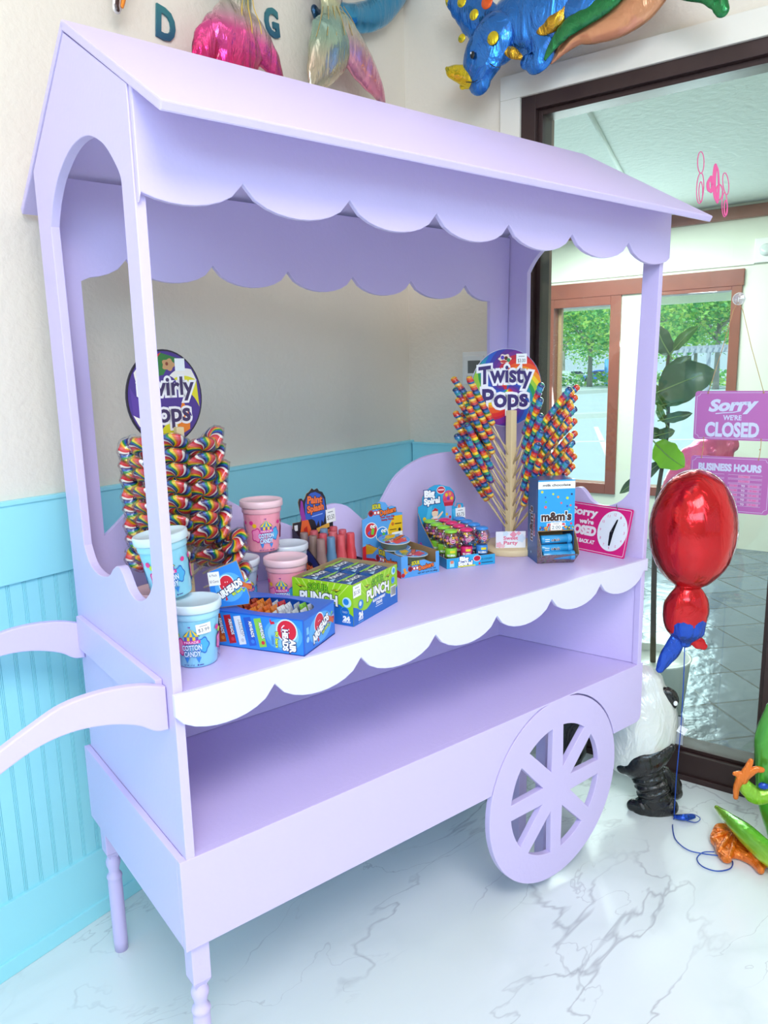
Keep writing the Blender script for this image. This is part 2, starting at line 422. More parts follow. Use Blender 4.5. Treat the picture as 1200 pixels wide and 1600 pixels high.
for v, c, k in ((v3, 'd3dede', 0.5), (v1, '8d8f98', 0.5), (v2, 'a3a6ac', 0.42)):
    mx = n.nodes.new('ShaderNodeMix'); mx.data_type = 'RGBA'; mu = n.nodes.new('ShaderNodeMath'); mu.operation = 'MULTIPLY'; mu.inputs[1].default_value = k
    n.links.new(v, mu.inputs[0]); n.links.new(mu.outputs[0], mx.inputs[0])
    if cur is None: mx.inputs[6].default_value = lin('e6eeee')
    else: n.links.new(cur, mx.inputs[6])
    mx.inputs[7].default_value = lin(c); cur = mx.outputs[2]
n.links.new(cur, p.inputs['Base Color'])

SLATE = mat('blue_grey_slate_tiles', '5d6b78', rough=0.22)
n, p, tc = tex_nodes(SLATE)
mp = n.nodes.new('ShaderNodeMapping'); mp.inputs['Rotation'].default_value = (0, 0, -PHI + PI / 4); n.links.new(tc.outputs['Object'], mp.inputs[0])
br = n.nodes.new('ShaderNodeTexBrick'); br.offset = 0.0; br.inputs['Scale'].default_value = 1; br.inputs['Brick Width'].default_value = 0.30; br.inputs['Row Height'].default_value = 0.30; br.inputs['Mortar Size'].default_value = 0.006
br.inputs['Color1'].default_value = lin('64727f'); br.inputs['Color2'].default_value = lin('4b5866'); br.inputs['Mortar'].default_value = lin('2d333b'); n.links.new(mp.outputs[0], br.inputs[0])
n.links.new(br.outputs[0], p.inputs['Base Color'])
no = n.nodes.new('ShaderNodeTexNoise'); no.inputs['Scale'].default_value = 7; no.inputs['Detail'].default_value = 6; n.links.new(tc.outputs['Object'], no.inputs['Vector'])
ad = n.nodes.new('ShaderNodeMath'); ad.operation = 'SUBTRACT'; n.links.new(no.outputs['Fac'], ad.inputs[0]); n.links.new(br.outputs['Fac'], ad.inputs[1])
b = n.nodes.new('ShaderNodeBump'); b.inputs['Strength'].default_value = 0.5; b.inputs['Distance'].default_value = 0.02; n.links.new(ad.outputs[0], b.inputs['Height']); n.links.new(b.outputs['Normal'], p.inputs['Normal'])

MR = M_from(WC, -B, -A, UZ)      # window wall frame: x = -s, y = off
MBK = M_from(WC, -A, B, UZ)      # back wall frame:   x = s,  y = off
def rbox(mb, s0, s1, z0, z1, o0, o1, m, bev=0.0): return mb.box((-s1, o0, z0), (-s0, o1, z1), m, bev, MR)
def bbox(mb, s0, s1, z0, z1, o0, o1, m, bev=0.0): return mb.box((s0, o0, z0), (s1, o1, z1), m, bev, MBK)
def struct(mb, name, parent=None): return mb.build(name, parent, kind='structure' if parent is None else None)

struct(MB().box((-4.6, -5.2, -0.12), (1.9, 3.0, 0.0), MARBLE, 0, None) if False else bbox(MB(), -0.05, 6.2, -0.12, 0.0, 0, 6.2, MARBLE), 'floor')
struct(bbox(MB(), -0.15, 6.2, 3.2, 3.3, -0.15, 6.2, WALL), 'ceiling')
struct(bbox(MB(), -0.15, 6.2, -0.12, 3.2, -0.15, 0, WALL), 'wall_back')
mb = MB(); rbox(mb, 0, 0.497, -0.12, 3.2, -0.15, 0, WALL); rbox(mb, 0.497, 1.47, 2.412, 3.2, -0.15, 0, WALL); rbox(mb, 1.47, 6.2, -0.12, 3.2, -0.15, 0, WALL)
struct(mb, 'wall_right')
struct(bbox(MB(), 6.2, 6.35, -0.12, 3.2, -0.15, 6.2, WALL), 'wall_left')
mb = MB(); bbox(mb, -0.15, 6.35, -0.12, 0.5, 6.2, 6.35, WALL); bbox(mb, -0.15, 6.35, 2.8, 3.3, 6.2, 6.35, WALL); bbox(mb, -0.15, 0.9, 0.5, 2.8, 6.2, 6.35, WALL); bbox(mb, 5.6, 6.35, 0.5, 2.8, 6.2, 6.35, WALL)
struct(mb, 'wall_front')
# wainscot: tongue and groove boards with paired beads, a deep cap board and a tall baseboard
def beadboard(s0, s1, z0, z1, M):
    prof = []; s = s0
    while s < s1:
        for ds, d in ((0, 0.006), (0.0305, 0.006), (0.0315, 0.0025), (0.0325, 0.0065), (0.0345, 0.0065), (0.0355, 0.0025), (0.0365, 0.0065), (0.0385, 0.0065), (0.0395, 0.0025), (0.0405, 0.006)):
            if s + ds <= s1: prof.append((s + ds, d))
        s += 0.041
    vs = [(a, d, z) for z in (z0, z1) for a, d in prof]; n_ = len(prof)
    return MB().add(vs, [(i, i + 1, n_ + i + 1, n_ + i) for i in range(n_ - 1)], AQUA, False, M)
struct(beadboard(0, 3.2, 0.12, 1.05, MBK), 'trim_1')
mb = MB(); bbox(mb, 0.0, 6.0, 0.988, 1.178, 0.0, 0.016, AQUA, 0.002); bbox(mb, 0.0, 6.0, 1.176, 1.187, 0.0, 0.021, AQUA, 0.002); struct(mb, 'trim_2')
mb = MB(); bbox(mb, 0, 6.0, 0.0, 0.194, 0.0, 0.014, AQUA, 0.002); bbox(mb, 0, 6.0, 0.0, 0.045, 0.0, 0.020, AQUA, 0.003); struct(mb, 'baseboard_back')
mb = MB(); rbox(mb, 0.022, 0.418, 0.985, 1.178, 0.0, 0.016, AQUA, 0.002); rbox(mb, 0.022, 0.418, 1.172, 1.18, 0.0, 0.02, AQUA, 0.002); struct(mb, 'trim_3')
struct(rbox(MB(), 0.022, 0.418, 0.12, 1.0, 0.0, 0.006, AQUA), 'trim_4')
struct(rbox(MB(), 0.022, 0.418, 0.0, 0.194, 0.0, 0.014, AQUA, 0.002), 'baseboard_right')
mb = MB(); rbox(mb, 0.42, 0.497, 0.0, 2.412, 0.0, 0.018, TRIM, 0.002); rbox(mb, 0.42, 2.4, 2.412, 2.492, 0.0, 0.018, TRIM, 0.002); rbox(mb, 1.47, 1.55, 0.0, 2.412, 0.0, 0.018, TRIM, 0.002)
struct(mb, 'trim_5')
# big fixed shop window: dark frame with a stepped profile
mb = MB()
for s0, s1, z0, z1 in ((0.497, 0.552, 0, 2.412), (1.40, 1.47, 0, 2.412), (0.552, 1.40, 2.366, 2.412), (0.552, 1.40, 0, 0.10)):
    rbox(mb, s0, s1, z0, z1, -0.13, 0.006, BROWN, 0.002)
for s0, s1, z0, z1 in ((0.552, 0.569, 0.10, 2.366), (1.386, 1.40, 0.10, 2.366), (0.569, 1.386, 2.348, 2.366), (0.569, 1.386, 0.10, 0.112)):
    rbox(mb, s0, s1, z0, z1, -0.10, -0.018, BROWN, 0.0015)
rbox(mb, 0.50, 1.466, 0.0, 0.022, 0.006, 0.016, BROWN, 0.002)
wfr = struct(mb, 'window_1')
rbox(MB(), 0.566, 1.389, 0.108, 2.352, -0.033, -0.027, GLASS).build('pane', wfr)
rbox(MB(), 0.552, 0.566, 0.10, 2.366, -0.128, -0.10, mat('tan_jamb', '9a7a6c', 0.5)).build('glazing_bead', wfr, 'tan glazing bead')
STK = mat('grey_notice_film', 'b9bcc6', 0.5)
rbox(MB(), 1.045, 1.15, 0.113, 0.22, -0.0265, -0.026, STK).build('notice_film', wfr, 'pale grey square of film at the foot of the glass')

# thermostat
PLAST = mat('white_plastic', 'f2f1ec', 0.35)
t = thing('thermostat', 'white wall thermostat with grey screen beside the dark window frame', 'thermostat', rw(0.312, 1.478, 0.0))
mb = MB(); mb.box((-0.055, 0, -0.062), (0.055, 0.006, 0.062), PLAST, 0.002); mb.box((-0.043, 0.006, -0.045), (0.043, 0.022, 0.048), PLAST, 0.004)
h = mb.build('housing', t)
MB().box((-0.032, 0.0215, -0.02), (0.022, 0.0228, 0.028), mat('lcd_grey', '6c706c', 0.25)).build('screen', t)
mb = MB()
for k in range(3): mb.box((-0.02 + k * 0.018, 0.022, -0.034), (-0.01 + k * 0.018, 0.0235, -0.030), mat('thermostat_grey', 'b8b8b6', 0.5))
mb.build('button', t)
t.rotation_euler = MR.to_euler()

# ------------------------------------------------------------------ foyer beyond the glass
FY = mat('foyer_wall_paint', 'eaebdc', rough=0.6, bump=0.1, bscale=20)
FC = mat('foyer_ceiling_plaster', 'e2eeea', rough=0.8, bump=0.9, bscale=24)
struct(rbox(MB(), -3.2, 3.5, -0.12, 0.0, -3.85, -0.15, SLATE), 'floor_foyer')
struct(rbox(MB(), -3.2, 3.5, 2.68, 2.78, -3.85, -0.15, FC), 'ceiling_foyer')
mb = MB()
Z0, Z1 = 0.43, 2.09
rbox(mb, -3.2, -1.03, -0.12, 2.78, -4.0, -3.85, FY); rbox(mb, -0.42, -0.18, Z0, Z1, -4.0, -3.85, FY); rbox(mb, 0.52, 3.5, -0.12, 2.78, -4.0, -3.85, FY)
rbox(mb, -1.03, 0.52, Z1, 2.78, -4.0, -3.85, FY); rbox(mb, -1.03, 0.52, -0.12, Z0, -4.0, -3.85, FY)
struct(mb, 'wall_foyer')
def far_window(name, s0, s1, z0, z1, fw):
    mb = MB()
    rbox(mb, s0 - fw, s0, z0 - fw, z1 + fw, -3.99, -3.83, WOOD_RED, 0.004); rbox(mb, s1, s1 + fw, z0 - fw, z1 + fw, -3.99, -3.83, WOOD_RED, 0.004)
    rbox(mb, s0, s1, z1, z1 + fw * 1.2, -3.99, -3.83, WOOD_RED, 0.004); rbox(mb, s0, s1, z0 - fw, z0, -3.99, -3.83, WOOD_RED, 0.004)
    o = struct(mb, name)
    rbox(MB(), s0, s1, z0, z1, -3.93, -3.92, clear('far_glass', (0.93, 1, 1, 1), 0.0)).build('pane', o)
    return o
w2 = far_window('window_2', -0.985, -0.475, 0.46, 2.0, 0.09)
rbox(MB(), -0.985, -0.955, 0.46, 2.0, -3.985, -3.94, mat('pale_wood_stop', 'e2a67c', 0.5), 0.002).build('stop_bead', w2, 'pale orange wood stop')
far_window('window_3', -0.13, 0.475, 0.46, 2.045, 0.075)
struct(rbox(MB(), -1.12, 0.56, 2.075, 2.2, -3.86, -3.825, WOOD_RED, 0.003), 'trim_6')
struct(rbox(MB(), -2.4, 3.0, 2.565, 2.655, -3.86, -3.80, WOOD_RED, 0.004), 'trim_7')
a0, a1 = on_z(915, 165, 2.672), on_z(968, 265, 2.672)
struct(MB().sweep([a0 + (a0 - a1) * 0.3, a1 + (a1 - a0) * 0.2], 0.012, FC, 6, k=1), 'trim_8')
# end walls of the foyer so that it is a closed room
struct(rbox(MB(), -3.3, -3.2, -0.12, 2.78, -4.0, 0.0, FY), 'wall_foyer_end')
struct(rbox(MB(), 3.5, 3.6, -0.12, 2.78, -4.0, -0.15, FY), 'wall_foyer_near')
# fire alarm strobe
t = thing('fire_alarm', 'white square fire alarm strobe on the foyer wall', 'fire alarm', rw(0.70, 2.32, -3.85)); t.rotation_euler = MR.to_euler()
MB().box((-0.08, 0, -0.09), (0.08, 0.03, 0.09), PLAST, 0.006).build('housing', t)
mb = MB(); mb.lathe([(0.045, 0.03), (0.044, 0.045), (0.03, 0.055), (0.0, 0.057)], mat('strobe_lens', 'dfe4e4', 0.15), 20, Matrix.Rotation(-PI / 2, 4, 'X') @ Matrix.Scale(1, 4)); mb.build('lens', t)
# conduit under the strobe
struct(rbox(MB(), -1.1, 0.62, 2.225, 2.233, -3.845, -3.835, PLAST), 'trim_9')

# ------------------------------------------------------------------ outside the far windows
ASPH = mat('sunlit_pale_asphalt', 'b9c4c8', rough=0.8, bump=0.2, bscale=3, var=0.06, vscale=0.6)
def gp(px, py, z=-0.1): return on_z(px, py, z)
g0 = rw(0, 0, -4.0)
mb = MB(); q = [(-60, -4.0), (60, -4.0), (60, -220), (-120, -220)]
mb.add([rw(s, -0.12, o) for s, o in q], [(0, 1, 2, 3)], ASPH); struct(mb, 'ground')
KERB = mat('pale_concrete', 'cfd2cc', 0.8)
def kerb(px0, py0, px1, py1, w, h):
    a, b_ = gp(px0, py0), gp(px1, py1); d = (b_ - a); a = a - d * 0.8; b_ = b_ + d * 0.8; L_ = (b_ - a).length; x = (b_ - a) / L_; y = UZ.cross(x)
    return MB().box((0, -w / 2, -0.02), (L_, w / 2, h), KERB, 0, M_from(a, x, y, UZ))
for k, (c, w, h) in enumerate((((862, 618, 960, 612), 0.6, 0.22), ((862, 655, 960, 650), 0.5, 0.14))):
    tag(kerb(*c, w, h).build('kerb'), ('concrete kerb at the edge of the planting strip outside', 'nearer concrete kerb crossing the parking lot')[k], 'kerb')
mb = MB(); LINE = mat('white_road_paint', 'f4f6f6', 0.7)
for c in ((860, 690, 955, 688), (935, 675, 955, 720)):
    a, b_ = gp(c[0], c[1]), gp(c[2], c[3]); x = (b_ - a).normalized(); y = UZ.cross(x); L_ = (b_ - a).length
    mb.box((-2, -0.06, -0.018), (L_ + 2, 0.06, -0.012), LINE, 0, M_from(a, x, y, UZ))
tag(mb.build('parking_bay_lines'), 'white painted bay lines on the pale parking lot', 'road marking', kind='stuff')
# planting strip of gravel and low plants
GRAV = mat('gravel', 'c9b8a4', 0.9, bump=0.8, bscale=6, var=0.25, vscale=5)
rng = random.Random(3)
def clump(mb, c, r, n_, m, leaf=0.12, flatz=1.0, r_=None):
    r_ = r_ or rng
    for i in range(n_):
        while True:
            d = V((r_.uniform(-1, 1), r_.uniform(-1, 1), r_.uniform(-1, 1)))
            if 0.25 < d.length < 1: break
        p_ = V(c) + V((d.x * r, d.y * r, d.z * r * flatz)); u = V((r_.uniform(-1, 1), r_.uniform(-1, 1), r_.uniform(-.6, .6))).normalized(); w = u.cross(V((r_.uniform(-1, 1), r_.uniform(-1, 1), r_.uniform(-1, 1)))).normalized()
        s_ = leaf * r_.uniform(0.6, 1.4)
        mb.add([p_ - u * s_, p_ + w * s_ * 0.5, p_ + u * s_, p_ - w * s_ * 0.5], [(0, 1, 2, 3)], m[i % len(m)])
def leafmat(name, h):
    m = mat(name, h, 0.5); n_ = m.node_tree; p_ = n_.nodes['Principled BSDF']
    tr = n_.nodes.new('ShaderNodeBsdfTranslucent'); tr.inputs[0].default_value = lin(h); mx_ = n_.nodes.new('ShaderNodeMixShader'); mx_.inputs[0].default_value = 0.4
    o_ = n_.nodes['Material Output']; n_.links.new(p_.outputs[0], mx_.inputs[1]); n_.links.new(tr.outputs[0], mx_.inputs[2]); n_.links.new(mx_.outputs[0], o_.inputs[0]); return m
LV = [leafmat('tree_leaf_green', '7fc46a'), leafmat('tree_leaf_light', 'a8dc6e'), leafmat('tree_leaf_deep', '5aa860'), leafmat('tree_leaf_yellow', 'c6e072')]
BARK = mat('pale_bark', '9a948c', 0.9, bump=0.5, bscale=8)
def tree(px, py, zg, height, crown, lab, nleaf=2600, cz=0.62):
    b_ = gp(px, py, zg); t_ = thing('parking_lot_tree', lab, 'tree', b_, 0, 'trees beyond the parking lot')
    mb = MB(); mb.sweep([(0, 0, -0.1), (0.05, 0.03, height * 0.25), (-0.04, 0, height * 0.5), (0.1, 0, height * 0.75)], [height * 0.028, height * 0.02, height * 0.015, 0.03], BARK, 10)
    for k in range(5):
        a = 2 * PI * k / 5 + 0.4; mb.sweep([(0, 0, height * (0.33 + 0.05 * k)), (math.cos(a) * crown * 0.4, math.sin(a) * crown * 0.4, height * 0.6), (math.cos(a) * crown * 0.7, math.sin(a) * crown * 0.7, height * 0.75)], [height * 0.012, height * 0.007, 0.02], BARK, 6)
    mb.build('trunk', t_)
    mb = MB()
    for k in range(16):
        a = rng.uniform(0, 2 * PI); rr = crown * math.sqrt(rng.uniform(0, 0.75)); z = height * rng.uniform(cz - 0.2, 1.0)
        clump(mb, (math.cos(a) * rr, math.sin(a) * rr, z), crown * 0.42, nleaf // 16, LV, height * 0.022, 0.7)
    mb.build('crown', t_, kind='stuff')
tree(921, 604, -0.1, 9.5, 5.2, 'street tree with a slim pale trunk centred in the left foyer window', 5200)
tree(1003, 606, -0.1, 9.0, 4.6, 'tree beyond the parking lot hidden half behind the right cart post', 3600)
tree(1118, 608, -0.1, 8.5, 4.4, 'tree above the pergola in the right foyer window', 4600)
tree(846, 606, -0.1, 9.5, 4.6, 'tree at the left edge of the left foyer window', 3600)
for k, (px, py) in enumerate(((880, 594), (958, 594), (1045, 595), (1085, 594), (1150, 595))):
    tree(px, py, -0.1, 10.5, 6.5, ('distant tree behind the pale parked cars', 'distant tree behind the blue pole', 'distant tree just right of the right cart post', 'distant tree behind the middle of the pergola', 'distant tree behind the right jamb of the far foyer window')[k], 2600, 0.5)
mb = MB()
for k in range(26):
    p_ = gp(856 + k * 12, 601 + (k % 3), -0.1); clump(mb, p_ + UZ * 0.5, 1.3, 60, LV, 0.22, 0.7)
tag(mb.build('low_planting'), 'low green shrubs along the far side of the parking lot', 'shrubs', kind='stuff')
def car(px, py, h, rz, lab):
    paint = mat('car_paint_' + h, h, 0.25, metal=0.3, coat=0.8); c = gp(px, py, -0.1)
    t_ = thing('parked_car', lab, 'car', c, rz, 'cars parked beyond the lot')
    mb = MB(); P_ = smooth_pts([(-2.2, 0.35), (-2.15, 0.8), (-1.3, 0.95), (-0.6, 1.42), (0.9, 1.45), (1.6, 1.0), (2.15, 0.9), (2.2, 0.35)], 4)
    board(mb, [P_], 1.75, paint, MXZ(0), 0.08); mb.build('body', t_)
    mb = MB(); W_ = [(-1.05, 0.98), (-0.52, 1.34), (0.8, 1.36), (1.3, 1.0)]
    board(mb, [W_], 1.77, mat('car_glass', '39454f', 0.1), MXZ(0), 0.02); mb.build('side_window', t_)
    for x in (-1.4, 1.4):
        for y in (-0.8, 0.8):
            MB().lathe([(0.33, -0.1), (0.33, 0.1)], mat('tyre', '2a2c30', 0.8), 20, M_from((x, y, 0.33), (1, 0, 0), (0, 0, 1), (0, -1, 0))).build('wheel', t_)
car(940, 598, '3f74d8', -PHI - 1.2, 'blue car parked beyond the lot, right part of the left foyer window')
car(873, 597, 'dfe9ee', -PHI - 1.3, 'pale car parked left of the slim tree trunk')
car(903, 596, 'cfdbe6', -PHI - 1.1, 'silver car parked just left of the slim tree trunk')
p_ = gp(947, 600, -0.1)
tag(MB().sweep([p_, p_ + UZ * 2.6], 0.22, mat('blue_pole_paint', '5aa6e6', 0.5), 10, k=1).build('blue_pole'), 'bright blue post standing behind the blue car', 'post')
# pergola
PG = mat('weathered_grey_wood', 'b4b8c4', 0.8)
t = thing('pergola', 'weathered grey wooden pergola beyond the parking lot', 'pergola', gp(1108, 616, -0.1), -PHI - 1.35)
for x in (-1.7, 1.7):
    for y in (0, 2.4): MB().box((x - 0.09, y - 0.09, 0), (x + 0.09, y + 0.09, 2.5), PG, 0.01).build('post', t)
for y in (0, 2.4): MB().box((-2.6, y - 0.06, 2.42), (2.6, y + 0.06, 2.62), PG, 0.01).build('beam', t)
for k in range(14): MB().box((-2.5 + k * 0.38, -0.5, 2.62), (-2.43 + k * 0.38, 2.9, 2.78), PG).build('slat', t)
for x in (-1.7, 1.7):
    for sg in (-1, 1): MB().sweep([(x, 0, 1.8), (x + sg * 0.6, 0, 2.4)], 0.06, PG, 4, k=1).build('brace', t)
# eave board outside the far windows
EAV = mat('cream_eave_paint', 'eef0dc', 0.6)
mb = MB(); rbox(mb, -2.5, 2.5, 2.06, 2.25, -5.0, -4.95, EAV); rbox(mb, -2.5, 2.5, 2.18, 2.22, -4.96, -4.0, EAV); struct(mb, 'trim_10')
RED = mat('red_sign_paint', 'e03a4e', 0.5)
p_ = gp(1072, 613, -0.1); t = thing('roadside_board', 'small bright red board seen past the fig leaves outside', 'sign', p_, -0.6)
sg_h = 0.55; MB().box((-0.4, -0.02, 0.5), (0.4, 0.02, 1.1), RED, 0.01).build('panel', t)
for x in (-0.3, 0.3): MB().box((x - 0.03, 0.02, 0), (x + 0.03, 0.06, 1.0), PG).build('post', t)

# ================================================================== THE CART
D0, Z_1, Z_2, ZC = 0.589, 0.3796, 0.5705, 0.904
cart = thing('candy_cart', 'large lilac wooden candy cart with scalloped canopy, shelf, handles and a spoked wheel', 'candy cart')
def scallops(xs, ztop, zc, zb, x0, z0, x1, z1, n_=10, up=False):
    """outline of a valance: straight top at ztop, scalloped bottom with cusps at xs"""
    per = xs[1] - xs[0]; P_ = [(x0, ztop)]
    dd = zc - zb
    def arc(a, b_, c0=None, c1=None):
        out = []
        for i in range(n_ + 1):
            x = a + (b_ - a) * i / n_; out.append(x)
        return out
    ext = [xs[0] - per] + list(xs) + [xs[-1] + per]
    bot = []
    for k in range(len(ext) - 1):
        a, b_ = ext[k], ext[k + 1]
        for i in range(n_ + 1):
            u = i / n_; x = a + (b_ - a) * u
            if x < x0 + 1e-6 or x > x1 - 1e-6: continue
            s_ = 2 * u - 1
            bot.append((x, zb + dd * (1 - math.sqrt(max(0, 1 - (s_ * 0.97) ** 2))) / (1 - math.sqrt(1 - 0.97 ** 2))))
    Q = [(x0, z0)] + [b_ for b_ in bot if b_[0] > x0 + 0.004 and b_[0] < x1 - 0.004] + [(x1, z1)]
    out = []
    for q in Q:
        if not out or abs(q[0] - out[-1][0]) + abs(q[1] - out[-1][1]) > 1e-5: out.append(q)
    return [(x1, ztop), (x0, ztop)] + out
# skirt boards; the front one is notched for the wheel
WX, WZ, WR = 1.098, 0.300, 0.271
def arcpts(a0, a1, r, n_=26): return [(WX + r * math.cos(a0 + (a1 - a0) * i / n_), WZ + r * math.sin(a0 + (a1 - a0) * i / n_)) for i in range(n_ + 1)]
rn = WR + 0.0045; am = math.asin((Z_1 - WZ) / rn)
front = [(0, Z_1), (0, Z_2), (1.5, Z_2), (1.5, Z_1 + 0.02), (1.494, Z_1 + 0.006), (1.48, Z_1)] + [q if q[1] < Z_2 - 0.004 else (q[0], Z_2 - 0.004) for q in arcpts(am, PI - am, rn)]
mb = board(MB(), [front], 0.018, LILAC, MXZ(0.009)); mb.build('front_skirt', cart)
MB().box((0, 0.018, Z_1), (0.0135, D0, Z_2), LILAC, 0.0015).build('side_skirt', cart)
MB().box((1.4865, 0.018, Z_1), (1.5, D0, Z_2), LILAC, 0.0015).build('side_skirt', cart)
MB().box((0.0135, D0 - 0.016, Z_1), (1.4865, D0, Z_2), LILAC, 0.0015).build('back_skirt', cart)
MB().box((0.014, 0.0185, Z_2 - 0.016), (1.486, D0 - 0.017, Z_2 - 0.001), LILAC, 0.001).build('lower_shelf', cart)
# end panels with the arched, scalloped window
def yz(px, py): q = on_plane(px, py, (1, 0, 0), 0.0134); return (q.y, q.z)
up_ = [yz(*q) for q in ((79, 354), (82, 318), (90, 278), (105, 240), (121, 219), (138, 212), (155, 220), (166, 232), (178, 253), (187, 274), (190, 293))]
arch = smooth_pts(up_, 4)
low_r = smooth_pts([yz(*q) for q in ((238, 912), (233, 928), (224, 938), (212, 937), (201, 922), (192, 898), (186, 886), (181, 885))], 4)
low_l = smooth_pts([yz(*q) for q in ((176, 890), (171, 899), (163, 901), (152, 896), (140, 880), (131, 852))], 4)
hole = arch + low_r + low_l
def end_outline(notch):
    return [(0.002, Z_2), (0.002, 1.915), (0.2905, 2.083), (0.579, 1.908), (0.579, Z_2)]
mb = board(MB(), [end_outline(0), hole], 0.0185, LILAC, MYZ(0.0228)); mb.build('end_panel', cart)
lean = Matrix.Identity(4); lean[0][2] = 0.026; lean[0][0] = 1
Mr = M_from((1.462, 0, 0), (0, 1, 0), (0, 0, 1), (1, 0, 0))
mb = MB(); board(mb, [[(y, z) for y, z in [(0.002, ZC - 0.02), (0.002, 1.915), (0.2905, 2.083), (0.579, 1.908), (0.579, ZC - 0.02)]], hole], 0.0185, LILAC, lean @ Mr); mb.build('end_panel', cart)
a_, b_ = V((1.478, 0.006, 0)), V((1.349, 0.462, 0)); x_ = (b_ - a_).normalized()
mb = MB().box((0, -0.016, Z_2), ((b_ - a_).length, 0, ZC - 0.02), LILAC, 0.0015, M_from(a_, x_, UZ.cross(x_), UZ)); mb.build('lower_end_panel', cart)
MB().box((1.47, 0.0, Z_2), (1.489, 0.02, ZC - 0.02), LILAC, 0.0015).build('lower_end_panel', cart)
MB().box((0.033, 0.462, Z_2), (1.40, 0.476, ZC - 0.02), LILAC, 0.001).build('shelf_back', cart)
# worktop and its scalloped edge
MB().box((0.0325, 0.0, ZC - 0.019), (1.476, 0.566, ZC), LILAC, 0.0015).build('worktop', cart)
cx_ = [0.213, 0.4225, 0.635, 0.838, 1.045, 1.256]
P_ = scallops(cx_, ZC + 0.001, 0.871, 0.824, 0.010, 0.864, 1.484, 0.868)
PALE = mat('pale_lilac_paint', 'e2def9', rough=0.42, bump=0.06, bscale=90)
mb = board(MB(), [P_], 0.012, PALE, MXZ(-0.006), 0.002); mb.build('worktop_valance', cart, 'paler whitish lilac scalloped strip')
# canopy: front and back valance, two roof slabs
cx_ = [0.201, 0.427, 0.649, 0.868, 1.094, 1.328]
P_ = scallops(cx_, 1.912, 1.7885, 1.742, 0.016, 1.739, 1.524, 1.763)
mb = board(MB(), [P_], 0.012, LILAC, MXZ(-0.006), 0.002); mb.build('front_valance', cart)
cb = [0.196, 0.414, 0.631, 0.846, 1.063, 1.292]
Pv = scallops(cb, 1.93, 1.738, 1.691, 0.089, 1.683, 1.405, 1.692)[2:]
Plow = smooth_pts([(1.405, 1.10), (1.37, 1.15), (1.31, 1.19), (1.22, 1.205), (1.10, 1.196), (1.0, 1.153), (0.94, 1.085), (0.905, 1.03), (0.882, 1.014)], 4) + smooth_pts([(0.872, 1.016), (0.84, 1.045), (0.80, 1.078), (0.755, 1.09), (0.715, 1.082), (0.68, 1.056), (0.648, 1.030)], 3) + smooth_pts([(0.638, 1.03), (0.58, 1.058), (0.52, 1.088), (0.46, 1.115), (0.40, 1.15), (0.32, 1.175), (0.24, 1.175), (0.16, 1.15), (0.118, 1.118), (0.089, 1.094)], 4)
mb = board(MB(), [[(0.033, Z_2), (0.033, 1.90), (1.4995, 1.90), (1.474, ZC), (1.474, Z_2)], Pv[::-1] + Plow[::-1]], 0.014, LILAC, MXZ(0.572), 0.001)
mb.build('back_panel', cart)
rg, re, yr = 2.105, 1.855, 0.2905; th = 0.016
for sg, ye in ((-1, -0.1323), (1, 0.7133)):
    d = (V((0, ye, re)) - V((0, yr, rg))); L_ = d.length; d.normalize(); nrm = d.cross(V((1, 0, 0))) * 1.0
    if nrm.z < 0: nrm = -nrm
    xx = d.cross(nrm)
    mb = MB(); M_ = M_from((0.012 if xx.x > 0 else 1.525, yr, rg), xx, d, nrm)
    mb.box((0, 0.0 if sg < 0 else 0.0005, -th), (1.513, L_, 0), LILAC, 0.003, M_); mb.build('roof_board', cart)
# handles
top = [(0.0125, 0.908), (-0.035, 0.924), (-0.10, 0.931), (-0.165, 0.925), (-0.22, 0.902), (-0.30, 0.862), (-0.40, 0.815), (-0.50, 0.78)]
bot = [(-0.51, 0.735), (-0.40, 0.768), (-0.30, 0.822), (-0.22, 0.861), (-0.16, 0.873), (-0.10, 0.868), (-0.045, 0.850), (-0.012, 0.828), (0.0125, 0.824)]
for y in (0.032, 0.545):
    mb = board(MB(), [smooth_pts(top, 5) + smooth_pts(bot, 5)], 0.018, LILAC, M_from((0, y + 0.009, 0 if y < 0.1 else -0.012), (1, 0, 0), (0, 0, 1), (0, -1, 0)), 0.003); mb.build('handle', cart)
MB().box((0.0, 0.051, 0.838), (0.0133, 0.545, 0.918), LILAC, 0.0015).build('handle_rail', cart)
# turned legs
def turned_leg(x, y):
    mb = MB(); mb.box((-0.019, -0.019, 0.287), (0.019, 0.019, 0.379), LILAC, 0.002)
    mb.lathe([(0.0265, 0.287), (0.016, 0.272), (0.0155, 0.268)], LILAC, 4, Matrix.Rotation(PI / 4, 4, 'Z'), False)
    mb.lathe([(0.0135, 0.275), (0.0135, 0.268), (0.0155, 0.264), (0.018, 0.257), (0.0175, 0.248), (0.014, 0.237), (0.013, 0.228), (0.0145, 0.222), (0.018, 0.218), (0.0195, 0.213), (0.018, 0.208), (0.0165, 0.205), (0.0175, 0.200), (0.0175, 0.03), (0.0165, 0.0)], LILAC, 24)
    return pose(mb.build('leg', cart), (x, y, 0))
turned_leg(0.033, 0.033); turned_leg(0.033, D0 - 0.033); turned_leg(1.44, D0 - 0.05)
MB().box((1.135, 0.075, 0.0), (1.17, 0.11, Z_2 - 0.018), LILAC, 0.002).build('leg', cart)
MB().box((1.155, 0.19, 0.0), (1.19, 0.225, Z_2 - 0.018), LILAC, 0.002).build('leg', cart)
